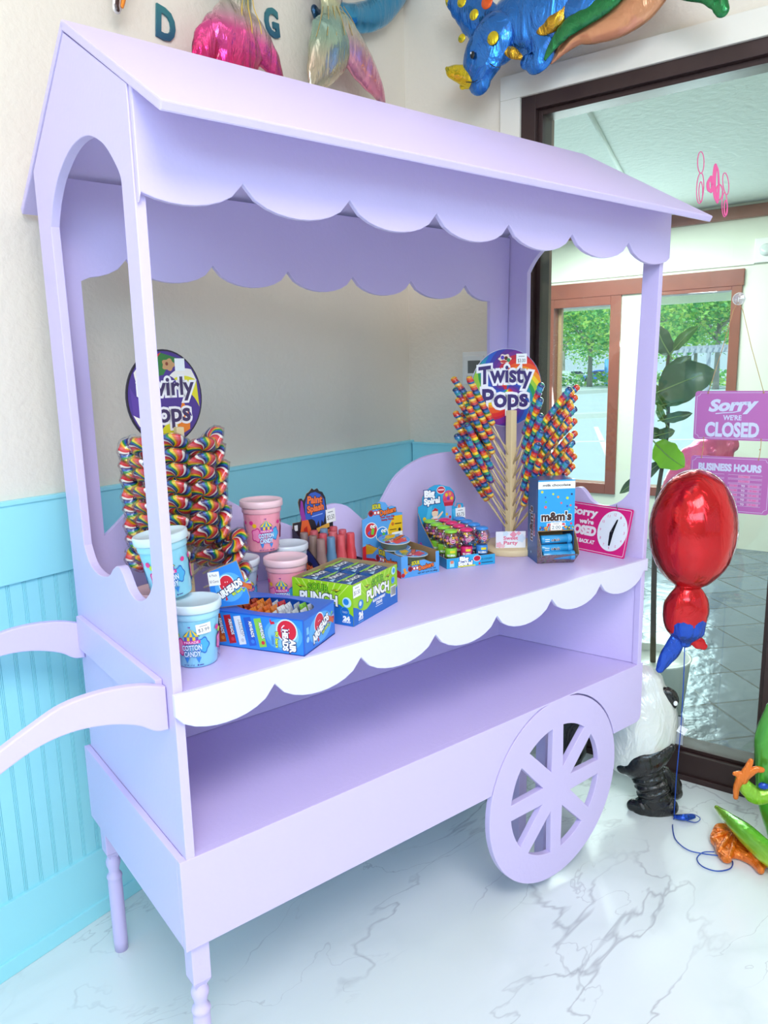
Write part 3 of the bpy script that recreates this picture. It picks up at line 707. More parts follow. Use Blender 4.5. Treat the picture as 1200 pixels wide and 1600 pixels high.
# wheel cut from one board, eight openings
outer = [(WR * math.cos(2 * PI * i / 72), WR * math.sin(2 * PI * i / 72)) for i in range(72)]
loops = [outer]
for k in range(8):
    ac = PI / 8 + k * PI / 4; hw = 0.0225; r0, r1 = 0.065, 0.190
    P_ = []
    for i in range(7):
        a = ac - PI / 8 + math.asin(hw / r1) + (PI / 4 - 2 * math.asin(hw / r1)) * i / 6; P_.append((r1 * math.cos(a), r1 * math.sin(a)))
    P_.append((r0 * math.cos(ac), r0 * math.sin(ac))); loops.append(P_)
wm = MB(); board(wm, loops, 0.018, LILAC, Matrix.Identity(4), 0.0015)
w_ = wm.build('wheel', cart); w_.matrix_world = M_from((WX, 0.0085, WZ), (1, 0, 0), (0, 0, 1), (0, -1, 0))
w_.parent = cart
MB().box((WX - 0.02, 0.0185, Z_2 - 0.06), (WX + 0.02, D0 - 0.02, Z_2 - 0.02), LILAC, 0.002).build('axle_block', cart)

# ================================================================== WHAT STANDS ON THE WORKTOP
ZT = ZC + 0.0003
CARD = mat('raw_brown_cardboard', 'b08a5e', 0.8, bump=0.1, bscale=80, var=0.05)
def colr(name, h, rough=0.35, **k): return mat(name, h, rough, **k)
def facef(x0, x1, y, z0):      # front face at plane y: u from x0
    return ((x0, y, z0), (1, 0, 0), (0, 0, 1))

# ---- cotton candy tubs
def make_tub(kind):
    body = {'blue': '8fd6ee', 'pink': 'f79cb0', 'white': 'b9d3ea'}[kind]; lidc = {'blue': 'd9eef4', 'pink': 'f6cfd6', 'white': 'dfe6ee'}[kind]
    t = thing('cotton_candy_tub', 'tub', 'tub', (0, 0, 0), 0, 'cotton candy tubs')
    Rb, Rt, H = 0.0395, 0.0475, 0.118
    bm_ = colr('tub_wall_' + kind, body, 0.28, coat=0.6, bump=0.25, bscale=22, var=0.05, vscale=25)
    mb = MB(); mb.lathe([(Rb - 0.004, 0), (Rb - 0.001, 0.002), (Rb, 0.006), (Rt, H - 0.004), (Rt, H)], bm_, 40); mb.build('tub_body', t)
    band = colr('tub_band_' + kind, {'blue': 'a6def0', 'pink': 'f7b6c2', 'white': 'c9dcec'}[kind], 0.25, coat=0.6)
    MB().lathe([(Rt + 0.0004, H - 0.020), (Rt + 0.0015, H - 0.018), (Rt + 0.0015, H - 0.001), (Rt, H)], band, 40, cap0=False, cap1=False).build('tub_collar', t)
    l = colr('tub_lid_' + kind, lidc, 0.3, coat=0.4)
    MB().lathe([(Rt + 0.001, H - 0.006), (Rt + 0.0045, H - 0.006), (Rt + 0.006, H - 0.004), (Rt + 0.006, H + 0.009), (Rt + 0.0045, H + 0.011), (Rt + 0.001, H + 0.011), (Rt - 0.002, H + 0.0075), (0.001, H + 0.0075)], l, 48).build('tub_lid', t)
    def wrap(u, v, h):
        r = Rb + (Rt - Rb) * v / H + h + 0.0002; a = -PI / 2 + u / 0.043; return V((r * math.cos(a), r * math.sin(a), v))
    ar = Art(wrap, 0.004); per = 2 * PI * 0.043 / 3
    for k in range(3):
        x = (k - 1) * per
        for cx, cy, r, c, e in ((x - 0.024, 0.045, 0.013, 'f58bbb', 'd9228a'), (x + 0.022, 0.047, 0.012, '4db4ea', '2a6ec6')):
            ar.poly(wob(cx, cy, r, 5, 0.12, 30, r * 1.35), e); ar.poly(wob(cx, cy, r * 0.82, 5, 0.12, 30, r * 1.15), c)
        for cx, cy, r, c in ((x - 0.036, 0.076, 0.0052, 'ee3a92'), (x - 0.028, 0.069, 0.0052, 'f6c21e' if kind == 'pink' else 'c2e42a'), (x + 0.033, 0.075, 0.0048, 'ee3a92')):
            ar.disc(cx, cy, r, c)
        # striped tent
        ar.poly([(x - 0.016, 0.066), (x - 0.012, 0.072), (x, 0.082), (x + 0.012, 0.072), (x + 0.016, 0.066)], '2a7e8e')
        for q in range(5):
            a0, a1 = -0.0145 + q * 0.0058, -0.0145 + (q + 1) * 0.0058
            ar.poly([(x + a0, 0.0665), (x + a1, 0.0665), (x + a1 * 0.15, 0.081), (x + a0 * 0.15, 0.081)], ('f2d23a', '3a9ec8')[q % 2])
            ar.rect(x + a0 * 0.9, 0.056, x + a1 * 0.9, 0.066, ('6a57b6', 'f2d23a')[q % 2])
        ar.poly([(x, 0.082), (x, 0.0875), (x - 0.006, 0.0865), (x, 0.0845)], '8a3aa0')
        ar.poly([(x - 0.0165, 0.0505), (x + 0.0165, 0.0525), (x + 0.0165, 0.0595), (x - 0.0165, 0.0575)], 'd9359a')
        ar.text('PARADE', x, 0.0525, 0.0048, 'fdeaf4', w=0.027, bold=0.01, rot=0.05)
        for ln, y, w in (('COTTON', 0.0385, 0.037), ('CANDY', 0.0255, 0.032)):
            ar.text(ln, x, y, 0.0105, 'dff4ff', w=w, bold=0.035, rot=0.04, edge='2460c2', ew=0.055)
        for sx_ in (-0.011, 0.012): ar.poly([(x + sx_ - 0.005, 0.0235), (x + sx_ + 0.005, 0.0235), (x + sx_, 0.0115)], '3a8ede')
        ar.text('NET WT 1.5 OZ', x - 0.008, 0.006, 0.0028, '3a2f96', w=0.022, bold=0.02); ar.disc(x + 0.010, 0.0075, 0.0016, '3a2f96'); ar.rect(x + 0.0125, 0.0067, x + 0.021, 0.0083, '3a2f96')
    ar.build('printed_label', t)
    return t, wrap
def tub_price(t, wrap, u, v=0.082):
    ar = Art(wrap, 0.004); ar.h = 0.0042; ar.price(u, v, 0.026, 0.021, '$3.99', 0.08); ar.build('price_sticker', t, 'white $3.99 price sticker')
tb, wr_ = make_tub('blue'); tp, _ = make_tub('pink'); tw, _ = make_tub('white')
def tub(proto, first, x, y, z, rz, lab, rot=None):
    t = proto if first else copy_tree(proto)
    t.location = (x, y, z); t.rotation_euler = rot if rot else (0, 0, rz); t['label'] = lab; return t
TH = 0.1293
a = tub(tb, 1, 0.115, 0.122, ZT, -0.62, 'light blue cotton candy tub with a $3.99 sticker at the front corner post')
b = tub(tb, 0, 0.094, 0.174, ZT + TH + 0.003, -0.1, 'light blue cotton candy tub stacked slightly tilted on top, seen behind the front corner post', (0.0, -0.13, -0.35))
c = tub(tp, 1, 0.0935, 0.243, ZT, 0.3, 'pink lidded cotton candy tub mostly hidden under the tilted blue tub')
d = tub(tp, 0, 0.432, 0.305, ZT, -0.80, 'pink cotton candy tub with a $3.99 sticker in front, behind the green candy box')
e = tub(tw, 1, 0.338, 0.372, ZT, 0.1, 'pale blue cotton candy tub behind the taffy box lid')
f = tub(tw, 0, 0.512, 0.428, ZT, -1.2, 'pale cotton candy tub behind the pink stickered one, by the black squeeze candy box')
g = tub(tp, 0, 0.428, 0.405, ZT + TH, -0.28, 'pink cotton candy tub standing on top of the lids of the tubs below')
tub_price(a, wr_, 0.023); tub_price(d, wr_, 0.043, 0.076)

# ---- helpers for cartons
def carton(t, w, d, h, wallc, name='carton', base=CARD, th=0.0022, cuts=None):
    """open tray: four printed walls with brown insides"""
    mb = MB(); 
    hs = cuts or {}
    for k, (lo, hi) in {'f': ((0, 0), (w, th)), 'b': ((0, d - th), (w, d)), 'l': ((0, th), (th, d - th)), 'r': ((w - th, th), (w, d - th))}.items():
        hh = hs.get(k, h)
        mb.box((lo[0], lo[1], 0), (hi[0], hi[1], hh), base)
    mb.box((0, 0, 0), (w, d, th), base)
    o = mb.build(name, t)
    return o

# ---- taffy bar box (blue), the corner nearest the camera is the origin
AB = colr('taffy_box_blue', '1d63d2', 0.3, coat=0.3); w, d, h = 0.142, 0.225, 0.076
t = thing('taffy_bar_box', 'blue display box of AIRHEADS bars with raised lid flap at the front of the worktop', 'candy box', (0.290, 0.000, ZT), math.radians(30))
box_o = MB(); th = 0.003
for lo, hi in (((0, 0, 0), (w, th, h)), ((0, d - th, 0), (w, d, h)), ((0, th, 0), (th, d - th, h)), ((w - th, th, 0), (w, d - th, h)), ((0, 0, 0), (w, d, th))): box_o.box(lo, hi, AB)
# top with an oval cut opening
hole_ = [(w / 2 + 0.052 * math.cos(a), d / 2 - 0.006 + 0.094 * math.sin(a) * (1 if abs(math.sin(a)) < .9 else .97)) for a in [2 * PI * i / 28 for i in range(28)]]
board(box_o, [[(0, 0), (w, 0), (w, d), (0, d)], hole_], 0.002, AB, Matrix.Translation((0, 0, h)), 0.0004)
box_o.build('carton', t)
def balloon_face(ar, x, y, r, vert=False, s=1.0):
    """red balloon with a white smile, as printed"""
    ar.disc(x, y, r * 1.14, 'cfe9fb'); ar.disc(x, y, r, 'd61f34')
    ring = [(x + r * 0.55 * math.cos(a) * s, y - r * 0.05 + r * 0.5 * math.sin(a)) for a in [PI + 0.35 + (PI - 0.7) * i / 10 for i in range(11)]]
    if vert: ring = [(x + (yy - y), y - (xx - x)) for xx, yy in ring]
    ar.ring(ring, r * 0.11, 'f8dfe2', closed=False)
    for sx_ in (-0.16, 0.16):
        ex, ey = (x + sx_ * r, y + r * 0.22) if not vert else (x + r * 0.22, y - sx_ * r)
        ar.disc(ex, ey, r * 0.07, 'f8dfe2', n=10)
# long side, lettering turned on its side
ar = Art(((0, d, 0), (0, -1, 0), (0, 0, 1)))
ar.rect(0.002, 0.002, d - 0.002, h - 0.002, '2a86e2'); ar.disc(0.178, 0.040, 0.044, '4fa4ee', 0.034); ar.disc(0.178, 0.040, 0.036, '7cc2f5', 0.028)
for k, (cc, e_) in enumerate((('c2561e', '7e3413'), ('c2202e', '8a1420'), ('e6e9f0', 'a8aeba'), ('2d5fc8', '1b3c8c'), ('8fd24a', '4d8c22'))):
    x = 0.026 + k * 0.0245; ar.rect(x - 0.0085, 0.008, x + 0.0085, 0.070, cc, 0.2)
    ar.text('AIRHEADS', x + 0.0005, 0.044, 0.0072, 'ffffff', w=0.034, bold=0.03, rot=-PI / 2 + 0.2, edge='26314e', ew=0.07)
    ar.disc(x + 0.006, 0.018, 0.0042, ('e8842a', 'e83a4a', 'c8ccd4', '3a86e8', 'd82a3a')[k])
ar.poly([(0.149, 0.073), (0.152, 0.066), (0.158, 0.067), (0.160, 0.062), (0.150, 0.060), (0.148, 0.066)], 'd61f34')
balloon_face(ar, 0.187, 0.050, 0.022, True, 1.0)
for ln, x, w_, hh in (('AIR', 0.199, 0.026, 0.013), ('HEADS', 0.183, 0.044, 0.012)):
    ar.text(ln, x - 0.006, (0.019 if ln == 'AIR' else 0.030), hh, 'ffffff', w=w_, bold=0.06, rot=-PI / 2, edge='1d2c58', ew=0.09)
ar.text('90 bars', 0.160, 0.029, 0.007, 'd6ec3a', w=0.034, bold=0.04, rot=-PI / 2, edge='1d3c58', ew=0.07)
ar.rect(0.1495, 0.014, 0.157, 0.038, '5aaef0')
for k in range(3): ar.rect(0.1512 + k * 0.0018, 0.017, 0.152 + k * 0.0018, 0.035, '1c3f86')
# short side
ar.face(((0, 0, 0), (1, 0, 0), (0, 0, 1)))
ar.rect(0.003, 0.003, w - 0.003, h - 0.003, '2a7ee0'); ar.disc(0.075, 0.038, 0.052, '5aaef0', 0.032)
def airheads_logo(ar, x, y, s):
    for k, cc in enumerate(('8fd24a', '2d5fc8', '9fb0c8', 'c2202e', 'd2662a')):
        a_ = 0.9 - k * 0.36; ar.rect(x + (0.040 - 0.006) * s, y - 0.002 * s, x + (0.040 + 0.030) * s, y + 0.008 * s, cc, a_)
    balloon_face(ar, x - 0.004 * s, y + 0.012 * s, 0.021 * s)
    ar.text('AIRHEADS', x + 0.006 * s, y - 0.010 * s, 0.017 * s, 'ffffff', w=0.082 * s, bold=0.06, rot=0.42, edge='1d2c58', ew=0.09)
    ar.text('90 bars', x + 0.026 * s, y - 0.014 * s, 0.0075 * s, 'd6ec3a', w=0.034 * s, bold=0.04, rot=0.42, edge='1d3c58', ew=0.07)
    ar.poly([(x - 0.010 * s, y - 0.018 * s), (x - 0.006 * s, y - 0.028 * s), (x - 0.014 * s, y - 0.030 * s)], 'd61f34')
airheads_logo(ar, 0.072, 0.038, 0.95)
ar.disc(0.016, 0.030, 0.006, '9ed2f4'); ar.rect(0.011, 0.041, 0.021, 0.056, '7cc2f5')
ar.build('printed_artwork', t)
# raised flap at the far left end
fl = MB(); X_ = V((0.40, -0.88, 0.10)).normalized(); Y_ = V((-0.05, 0.25, 0.97)); N_ = X_.cross(Y_).normalized(); Y_ = N_.cross(X_)
Mf = M_from((0.006, d - 0.006, h + 0.001), X_, Y_ * 1.22, N_)
board(fl, [[(0, 0), (0.078, 0.0), (0.082, 0.012), (0.074, 0.05), (0.066, 0.080), (0.004, 0.066), (0, 0.06)]], 0.0022, CARD, Mf, 0.0003)
fo = fl.build('lid_flap', t)
off_ = Mf.translation + N_ * 0.0013
ar = Art(lambda u, v, h_: off_ + X_ * u + Y_ * (v * 1.22) + N_ * h_)
ar.poly([(0.001, 0.001), (0.077, 0.001), (0.081, 0.012), (0.073, 0.048), (0.065, 0.078), (0.005, 0.065), (0.001, 0.058)], '2a86e2'); ar.disc(0.042, 0.034, 0.030, '5aaef0', 0.026)
airheads_logo(ar, 0.040, 0.032, 0.70)
ar.rect(0.001, 0.040, 0.025, 0.064, 'fbfbfa'); ar.text('6 Pack', 0.0125, 0.056, 0.0042, '55555c', w=0.016); ar.text('50 Cents', 0.0125, 0.045, 0.0046, '26262c', w=0.019)
ar.build('flap_artwork', t)
# bars standing in the box
FO = ['b5421e', 'd0582a', 'e8862c', 'e06a20', 'c2202e', 'e7e9ee', 'd7dae2', 'c9ccd6', '8fd24a', 'e4e6ec']
def make_bar(h_):
    m_ = foil('bar_wrap_' + h_, h_, 0.25, 0.35, 0.3, 60); mb = MB(); n_ = 8; vs = []; fs = []
    for i in range(n_ + 1):
        z = -0.035 + 0.07 * i / n_; tk = 0.0022 if 0 < i < n_ else 0.0005; wd_ = 0.011 if 0 < i < n_ else 0.0125
        vs += [(-wd_, -tk, z), (wd_, -tk, z), (wd_, tk, z), (-wd_, tk, z)]
    for i in range(n_):
        for j in range(4): a_ = i * 4 + j; b_ = i * 4 + (j + 1) % 4; fs.append((a_, b_, b_ + 4, a_ + 4))
    fs += [(3, 2, 1, 0), (n_ * 4, n_ * 4 + 1, n_ * 4 + 2, n_ * 4 + 3)]
    mb.add(vs, fs, m_); ar_ = Art(((-0.012, -0.0024, -0.025), (1, 0, 0), (0, 0, 1))); ar_.rect(0.004, 0.012, 0.020, 0.040, 'ffffff' if h_ not in ('e7e9ee', 'd7dae2', 'c9ccd6', 'e4e6ec') else '30323c')
    o = mb.build('taffy_bar'); ar_.build('bar_print', o); return o
bars = {}
rb = random.Random(5); cr, sr = math.cos(math.radians(30)), math.sin(math.radians(30))
BN = {'b5421e': 'brown', 'd0582a': 'rust', 'e8862c': 'orange', 'e06a20': 'orange', 'c2202e': 'red', '8fd24a': 'green'}
for k in range(30):
    row, col = k % 3, k // 3; h_ = (['b5421e', 'b5421e', 'd0582a', 'e8862c', 'e06a20', 'e8862c', 'e7e9ee', 'c9ccd6', 'd7dae2', 'e4e6ec'][9 - col] if row < 2 else ['c2202e', 'b5421e', 'e8862c', 'e06a20', 'd7dae2', 'c2202e', 'e7e9ee', 'c9ccd6', '8fd24a', 'c9ccd6'][9 - col])
    lx, ly = 0.036 + row * 0.033, 0.028 + col * 0.0175; wx, wy = 0.290 + lx * cr - ly * sr, 0.0 + lx * sr + ly * cr
    if h_ in bars: o = copy_tree(bars[h_])
    else: o = bars[h_] = make_bar(h_)
    o.location = (wx, wy, ZT + 0.0405 + rb.uniform(-0.001, 0.003)); o.rotation_euler = (-0.30 + rb.uniform(-.08, .08), rb.uniform(-.05, .05), math.radians(30) + rb.uniform(-.12, .12))
    tag(o, ('silver' if h_ not in BN else BN[h_]) + ' wrapped taffy bar standing among others inside the blue box', 'candy bar', 'taffy bars in the blue box')

# ---- green and blue box of straw packs
w, d, h = 0.207, 0.166, 0.097; rzS = math.radians(22.6)
t = thing('sour_straw_box', 'lime green and blue SOUR PUNCH box with a $1.50 sticker, open top', 'candy box', (0.470, 0.080, ZT), rzS)
carton(t, w, d, h, None, base=mat('inner_kraft', 'a98f68', 0.8))
ar = Art(((0, 0, 0), (1, 0, 0), (0, 0, 1)))
def sour_face(ar, W_, flip):
    ar.rect(0, 0, W_, h, '9bd51e'); 
    for k in range(9):
        x = W_ * (0.06 + k * 0.11); ar.poly([(W_ / 2 + (x - W_ / 2) * 0.4, 0.05), (x - 0.0015, h - 0.001), (x + 0.0015, h - 0.001)], 'd6ee7a')
    wave = [(W_ * i / 14, 0.034 + 0.012 * math.sin(i * 0.75 + (0 if flip else 2)) + 0.010 * (i / 14 if not flip else 1 - i / 14)) for i in range(15)]
    ar.poly([(0, 0), (W_, 0)] + wave[::-1], '1a6cc4')
    cx = W_ * (0.54 if not flip else 0.44)
    for sg in (-1, 1):
        x0 = cx + sg * 0.034; ar.poly([(x0, 0.078), (x0 + sg * 0.016, 0.083), (x0 + sg * 0.015, 0.079), (x0 + sg * 0.03, 0.083), (x0 + sg * 0.013, 0.073), (x0 + sg * 0.014, 0.077)], '27301a')
        ar.poly([(x0 + sg * 0.003, 0.078), (x0 + sg * 0.016, 0.0815), (x0 + sg * 0.015, 0.0775), (x0 + sg * 0.025, 0.0805)], 'f2e02a')
    ar.text('SOUR', cx, 0.072, 0.0150, '7cc81c', w=0.056, bold=0.03, edge='20301c', ew=0.05, arch=0.003)
    ar.text('PUNCH', cx, 0.043, 0.023, 'ffffff', w=0.102, bold=0.045, edge='1c2430', ew=0.05, arch=0.003)
    return cx
cx = sour_face(ar, w, False)
ar.text('BLUE RASPBERRY', cx + 0.004, 0.033, 0.006, 'ffffff', w=0.058, bold=0.05); ar.text('STRAWS', cx + 0.004, 0.023, 0.007, 'ffffff', w=0.028, bold=0.05); ar.rect(cx - 0.014, 0.018, cx + 0.020, 0.0195, 'dbe8f8')
ar.text('24', 0.031, 0.014, 0.012, 'ffffff', w=0.016, bold=0.08); ar.text('COUNT', 0.031, 0.008, 0.004, 'ffffff', w=0.021, bold=0.05); ar.rect(0.02, 0.003, 0.042, 0.0045, '7fb4ea')
ar.disc(0.032, 0.044, 0.011, '2b86d8'); ar.disc(0.030, 0.046, 0.0055, 'd9eefb'); ar.disc(0.187, 0.085, 0.010, 'bfe6f8'); ar.disc(0.189, 0.085, 0.006, '3a9ad8'); ar.disc(0.184, 0.062, 0.009, '2b86d8'); ar.ring([(0.184 + 0.007 * math.cos(a), 0.062 + 0.007 * math.sin(a)) for a in [2 * PI * i / 16 for i in range(16)]], 0.0008, 'bfe6f8')
ar.rect(0.171, 0.022, 0.197, 0.048, 'f4f6f6')
for k in range(11): ar.rect(0.173 + k * 0.0021, 0.025, 0.1738 + k * 0.0021 + (k % 3) * 0.0003, 0.046, '22262c')
ar.price(0.016, 0.080, 0.034, 0.028, '$1.50', 0.0)
ar.face(((0, d, 0), (0, -1, 0), (0, 0, 1))); cx = sour_face(ar, d, True)
ar.disc(d - 0.016, 0.055, 0.012, 'bfe6f8'); ar.disc(d - 0.018, 0.056, 0.0075, '2b86d8'); ar.disc(d - 0.022, 0.032, 0.012, '3a9ad8'); ar.disc(d - 0.022, 0.032, 0.0105, '1a6cc4'); ar.text('TANGY', d - 0.022, 0.029, 0.005, 'd9eefb', w=0.015)
ar.text('24', d - 0.018, 0.012, 0.010, 'ffffff', w=0.016, bold=0.08); ar.text('COUNT', d - 0.018, 0.007, 0.0035, 'ffffff', w=0.022, bold=0.05)
ar.rect(0.001, h - 0.0005, 0.001, h, '9bd51e'); ar.build('printed_artwork', t)
PK = foil('pack_film_blue', '1f5a9c', 0.25, 0.3, 0.35, 40)
pk = None
def pack():
    mb = MB(); vs = []; fs = []; n_ = 10; m_ = 12
    for i in range(n_ + 1):
        x = -0.046 + 0.092 * i / n_; e_ = 1 if 0 < i < n_ else 0.15
        for j in range(m_):
            a = 2 * PI * j / m_; vs.append((x, 0.0215 * math.copysign(abs(math.cos(a)) ** 0.6, math.cos(a)), 0.0095 * e_ * math.copysign(abs(math.sin(a)) ** 0.6, math.sin(a))))
    for i in range(n_):
        for j in range(m_): l_ = (j + 1) % m_; fs.append((i * m_ + j, i * m_ + l_, (i + 1) * m_ + l_, (i + 1) * m_ + j))
    fs += [list(range(m_))[::-1], [n_ * m_ + j for j in range(m_)]]
    mb.add(vs, fs, PK, True); o = mb.build('sour_straw_pack')
    ar = Art(((-0.044, -0.02, 0.0097), (1, 0, 0), (0, 1, 0)))
    ar.poly([(0.006, 0.034), (0.030, 0.036), (0.060, 0.032), (0.084, 0.038), (0.084, 0.040), (0.004, 0.040)], '8ccf28'); ar.poly([(0.004, 0.0), (0.03, 0.010), (0.008, 0.014)], 'a8cfe8')
    ar.text('SOUR', 0.030, 0.030, 0.005, 'd9f27a', w=0.018, bold=0.04); ar.text('PUNCH', 0.048, 0.014, 0.0125, 'f4f8fa', w=0.050, bold=0.03, edge='1c2c3c', ew=0.05)
    ar.build('pack_print', o); return o
rk = random.Random(11); cr, sr = math.cos(rzS), math.sin(rzS)
for lay in range(3):
    for col in range(3):
        for row in range(2):
            lx = 0.055 + row * 0.097; ly = 0.033 + col * 0.049; wx, wy = 0.470 + lx * cr - ly * sr, 0.080 + lx * sr + ly * cr
            if lay < 2 and not (col == 0 or row == 1): continue
            o = pk if pk is None else copy_tree(pk)
            if pk is None: pk = o = pack()
            o.location = (wx, wy, ZT + 0.0135 + lay * 0.0205 + (0.021 if lay == 2 else 0) * 0 + (0.022 if False else 0)); o.rotation_euler = (rk.uniform(-.04, .04), rk.uniform(-.03, .03), rzS + rk.uniform(-.04, .04))
            if lay == 2: o.location.z = ZT + 0.084; o.rotation_euler.x += 0.05
            elif lay == 1: o.location.z = ZT + 0.050
            tag(o, 'blue and green sour straw pack lying in the lime green box', 'candy pack', 'sour straw packs in the green box')

# ---- black and blue box of squeeze candy
w, d, h = 0.150, 0.125, 0.045; rzP = math.radians(6); ox, oy = 0.612, 0.425
t = thing('squeeze_candy_box', 'black Paint Splash display box with a splash shaped header card', 'candy box', (ox, oy, ZT), rzP)
BK = colr('box_black', '231c2c', 0.35, coat=0.2)
mb = MB(); mb.box((0, 0, 0), (w, 0.002, h), BK); mb.box((w - 0.002, 0.002, 0), (w, d - 0.002, h), BK); mb.box((0, 0, 0), (w, d, 0.002), CARD)
board(mb, [[(0, 0), (0, h), (d * 0.95, 0.135), (d, 0.135), (d, 0)]], 0.002, BK, MYZ(0.001), 0.0002)
mb.build('carton', t)
hd = [(0.002, 0), (w - 0.002, 0), (w - 0.002, 0.122), (0.128, 0.122), (0.126, 0.15), (0.122, 0.178), (0.112, 0.192), (0.10, 0.196), (0.094, 0.203), (0.082, 0.200), (0.074, 0.205), (0.064, 0.197), (0.055, 0.194), (0.048, 0.183), (0.042, 0.178), (0.036, 0.184), (0.028, 0.184), (0.024, 0.176), (0.028, 0.155), (0.034, 0.14), (0.030, 0.128), (0.002, 0.128)]
mb = MB(); board(mb, [[(x, y * 1.18) for x, y in hd]], 0.002, CARD, MXZ(d - 0.001), 0.0002); mb.build('header_card', t)
ar = Art(lambda u, v, h_: V((u, d - 0.0022 - h_, v * 1.18)))
ar.poly(hd, '1d1724'); ar.poly([(0.046, 0.13), (0.118, 0.13), (0.122, 0.15), (0.118, 0.174), (0.105, 0.187), (0.086, 0.195), (0.07, 0.194), (0.055, 0.186), (0.047, 0.168)], '2c5cc0')
ar.poly([(0.028, 0.15), (0.033, 0.18), (0.039, 0.176), (0.044, 0.15), (0.052, 0.12), (0.036, 0.12)], '9a2f9e')
ar.poly([(0.034, 0.13), (0.056, 0.13), (0.066, 0.105), (0.072, 0.06), (0.028, 0.05), (0.024, 0.09)], 'e8622c'); ar.poly([(0.036, 0.075), (0.040, 0.11), (0.052, 0.115), (0.056, 0.08)], 'c2281e'); ar.poly([(0.05, 0.065), (0.074, 0.07), (0.072, 0.09), (0.052, 0.088)], '3a5cd0')
ar.poly([(0.07, 0.13), (0.118, 0.13), (0.112, 0.115), (0.106, 0.124), (0.10, 0.104), (0.094, 0.124), (0.086, 0.110), (0.08, 0.124)], '2c5cc0')
ar.text('Paint', 0.083, 0.168, 0.017, 'f7763a', w=0.052, bold=0.05, edge='3a1420', ew=0.07, rot=-0.06); ar.text('Splash', 0.085, 0.148, 0.016, 'f7763a', w=0.058, bold=0.05, edge='3a1420', ew=0.07, rot=0.05); ar.rect(0.07, 0.136, 0.11, 0.1385, '8fb0f0', 0.08)
for k in range(3): ar.rect(0.086, 0.066 + k * 0.016, 0.134, 0.077 + k * 0.016, ('f0a23a', 'e8762c', 'e8b04a')[k], 0.18)
ar.rect(0.006, 0.108, 0.018, 0.122, 'e8e6ea'); ar.price(0.140, 0.130, 0.036, 0.034, '$3.50', 0.06)
ar.face(((0, d, 0), (0, -1, 0), (0, 0, 1)))
ar.poly([(0.004, 0.004), (0.120, 0.004), (0.120, 0.040), (0.09, 0.072), (0.03, 0.10)], '1f2e6e'); ar.poly([(0.02, 0.01), (0.10, 0.006), (0.085, 0.05), (0.05, 0.06), (0.025, 0.05)], '141020'); ar.text('Paint', 0.062, 0.030, 0.018, 'f7763a', w=0.05, bold=0.05, edge='3a1420', ew=0.07, rot=-0.1); ar.text('Splash', 0.062, 0.010, 0.014, 'f7763a', w=0.05, bold=0.05, edge='3a1420', ew=0.07)
ar.build('printed_artwork', t)
def make_tube(h_):
    t = D_.objects.new('squeeze_candy_tube', None); link(t); t.empty_display_size = 0.02
    tint = colr('squeeze_tint_' + h_, h_, 0.2, coat=0.9)
    MB().lathe([(0.0135, 0), (0.0140, 0.004), (0.0138, 0.036), (0.0110, 0.060), (0.0095, 0.066)], tint, 20).build('tube_body', t)
    MB().lathe([(0.0095, 0.066), (0.0085, 0.072), (0.0085, 0.108), (0.006, 0.110), (0.001, 0.111)], tint, 16).build('brush_tip', t)
    MB().lathe([(0.0165, 0.036), (0.0155, 0.056), (0.0122, 0.076), (0.0116, 0.112), (0.0104, 0.1155), (0.001, 0.1165)], clear('clear_cap_' + h_, (0.97, 0.97, 0.98, 1), 0.10, body=h_, bodyfac=0.6), 20, cap0=False, cap1=False).build('cap', t)
    ar = Art(lambda u, v, h: V(((0.0142 + h) * math.sin(u / 0.014), -(0.0142 + h) * math.cos(u / 0.014), v)), 0.003); ar.rect(-0.010, 0.008, 0.010, 0.026, 'f0eef2'); ar.text('PS', 0, 0.012, 0.009, '3a50b0', w=0.012, bold=0.05); ar.build('tube_label', t)
    return t
tubes = {}
cr, sr = math.cos(rzP), math.sin(rzP)
TC = [['b08c84', 'd8907e', '6f9cc0', 'f0636a', 'f04e56'], ['a08478', '8a8ca4', 'e8606c', 'e87078', 'e8606c'], ['a8908c', '8890b0', 'e06a74', '7ea6c8', 'e8606c']]
TN = {'b08c84': 'taupe', 'd8907e': 'peach', '6f9cc0': 'blue', 'f0636a': 'coral', 'f04e56': 'coral', 'a08478': 'taupe', '8a8ca4': 'grey blue', 'e8606c': 'coral', 'e87078': 'coral', 'a8908c': 'taupe', '8890b0': 'grey blue', 'e06a74': 'coral', '7ea6c8': 'blue'}
for r in range(3):
    for c_ in range(4):
        h_ = TC[r][c_ + 1 if c_ else 0]; lx = 0.021 + c_ * 0.036 + (0.0 if r % 2 else -0.002); ly = 0.022 + r * 0.037
        if h_ in tubes: o = copy_tree(tubes[h_])
        else: o = tubes[h_] = make_tube(h_)
        o.location = (ox + lx * cr - ly * sr, oy + lx * sr + ly * cr, ZT + 0.0022 + r * 0.004); o.rotation_euler = (0, 0, rzP - 0.4)
        tag(o, TN[h_] + ' squeeze candy tube with clear cap in the black box, ' + ('front', 'middle', 'back')[r] + ' row', 'candy', 'squeeze candy tubes in the black box')

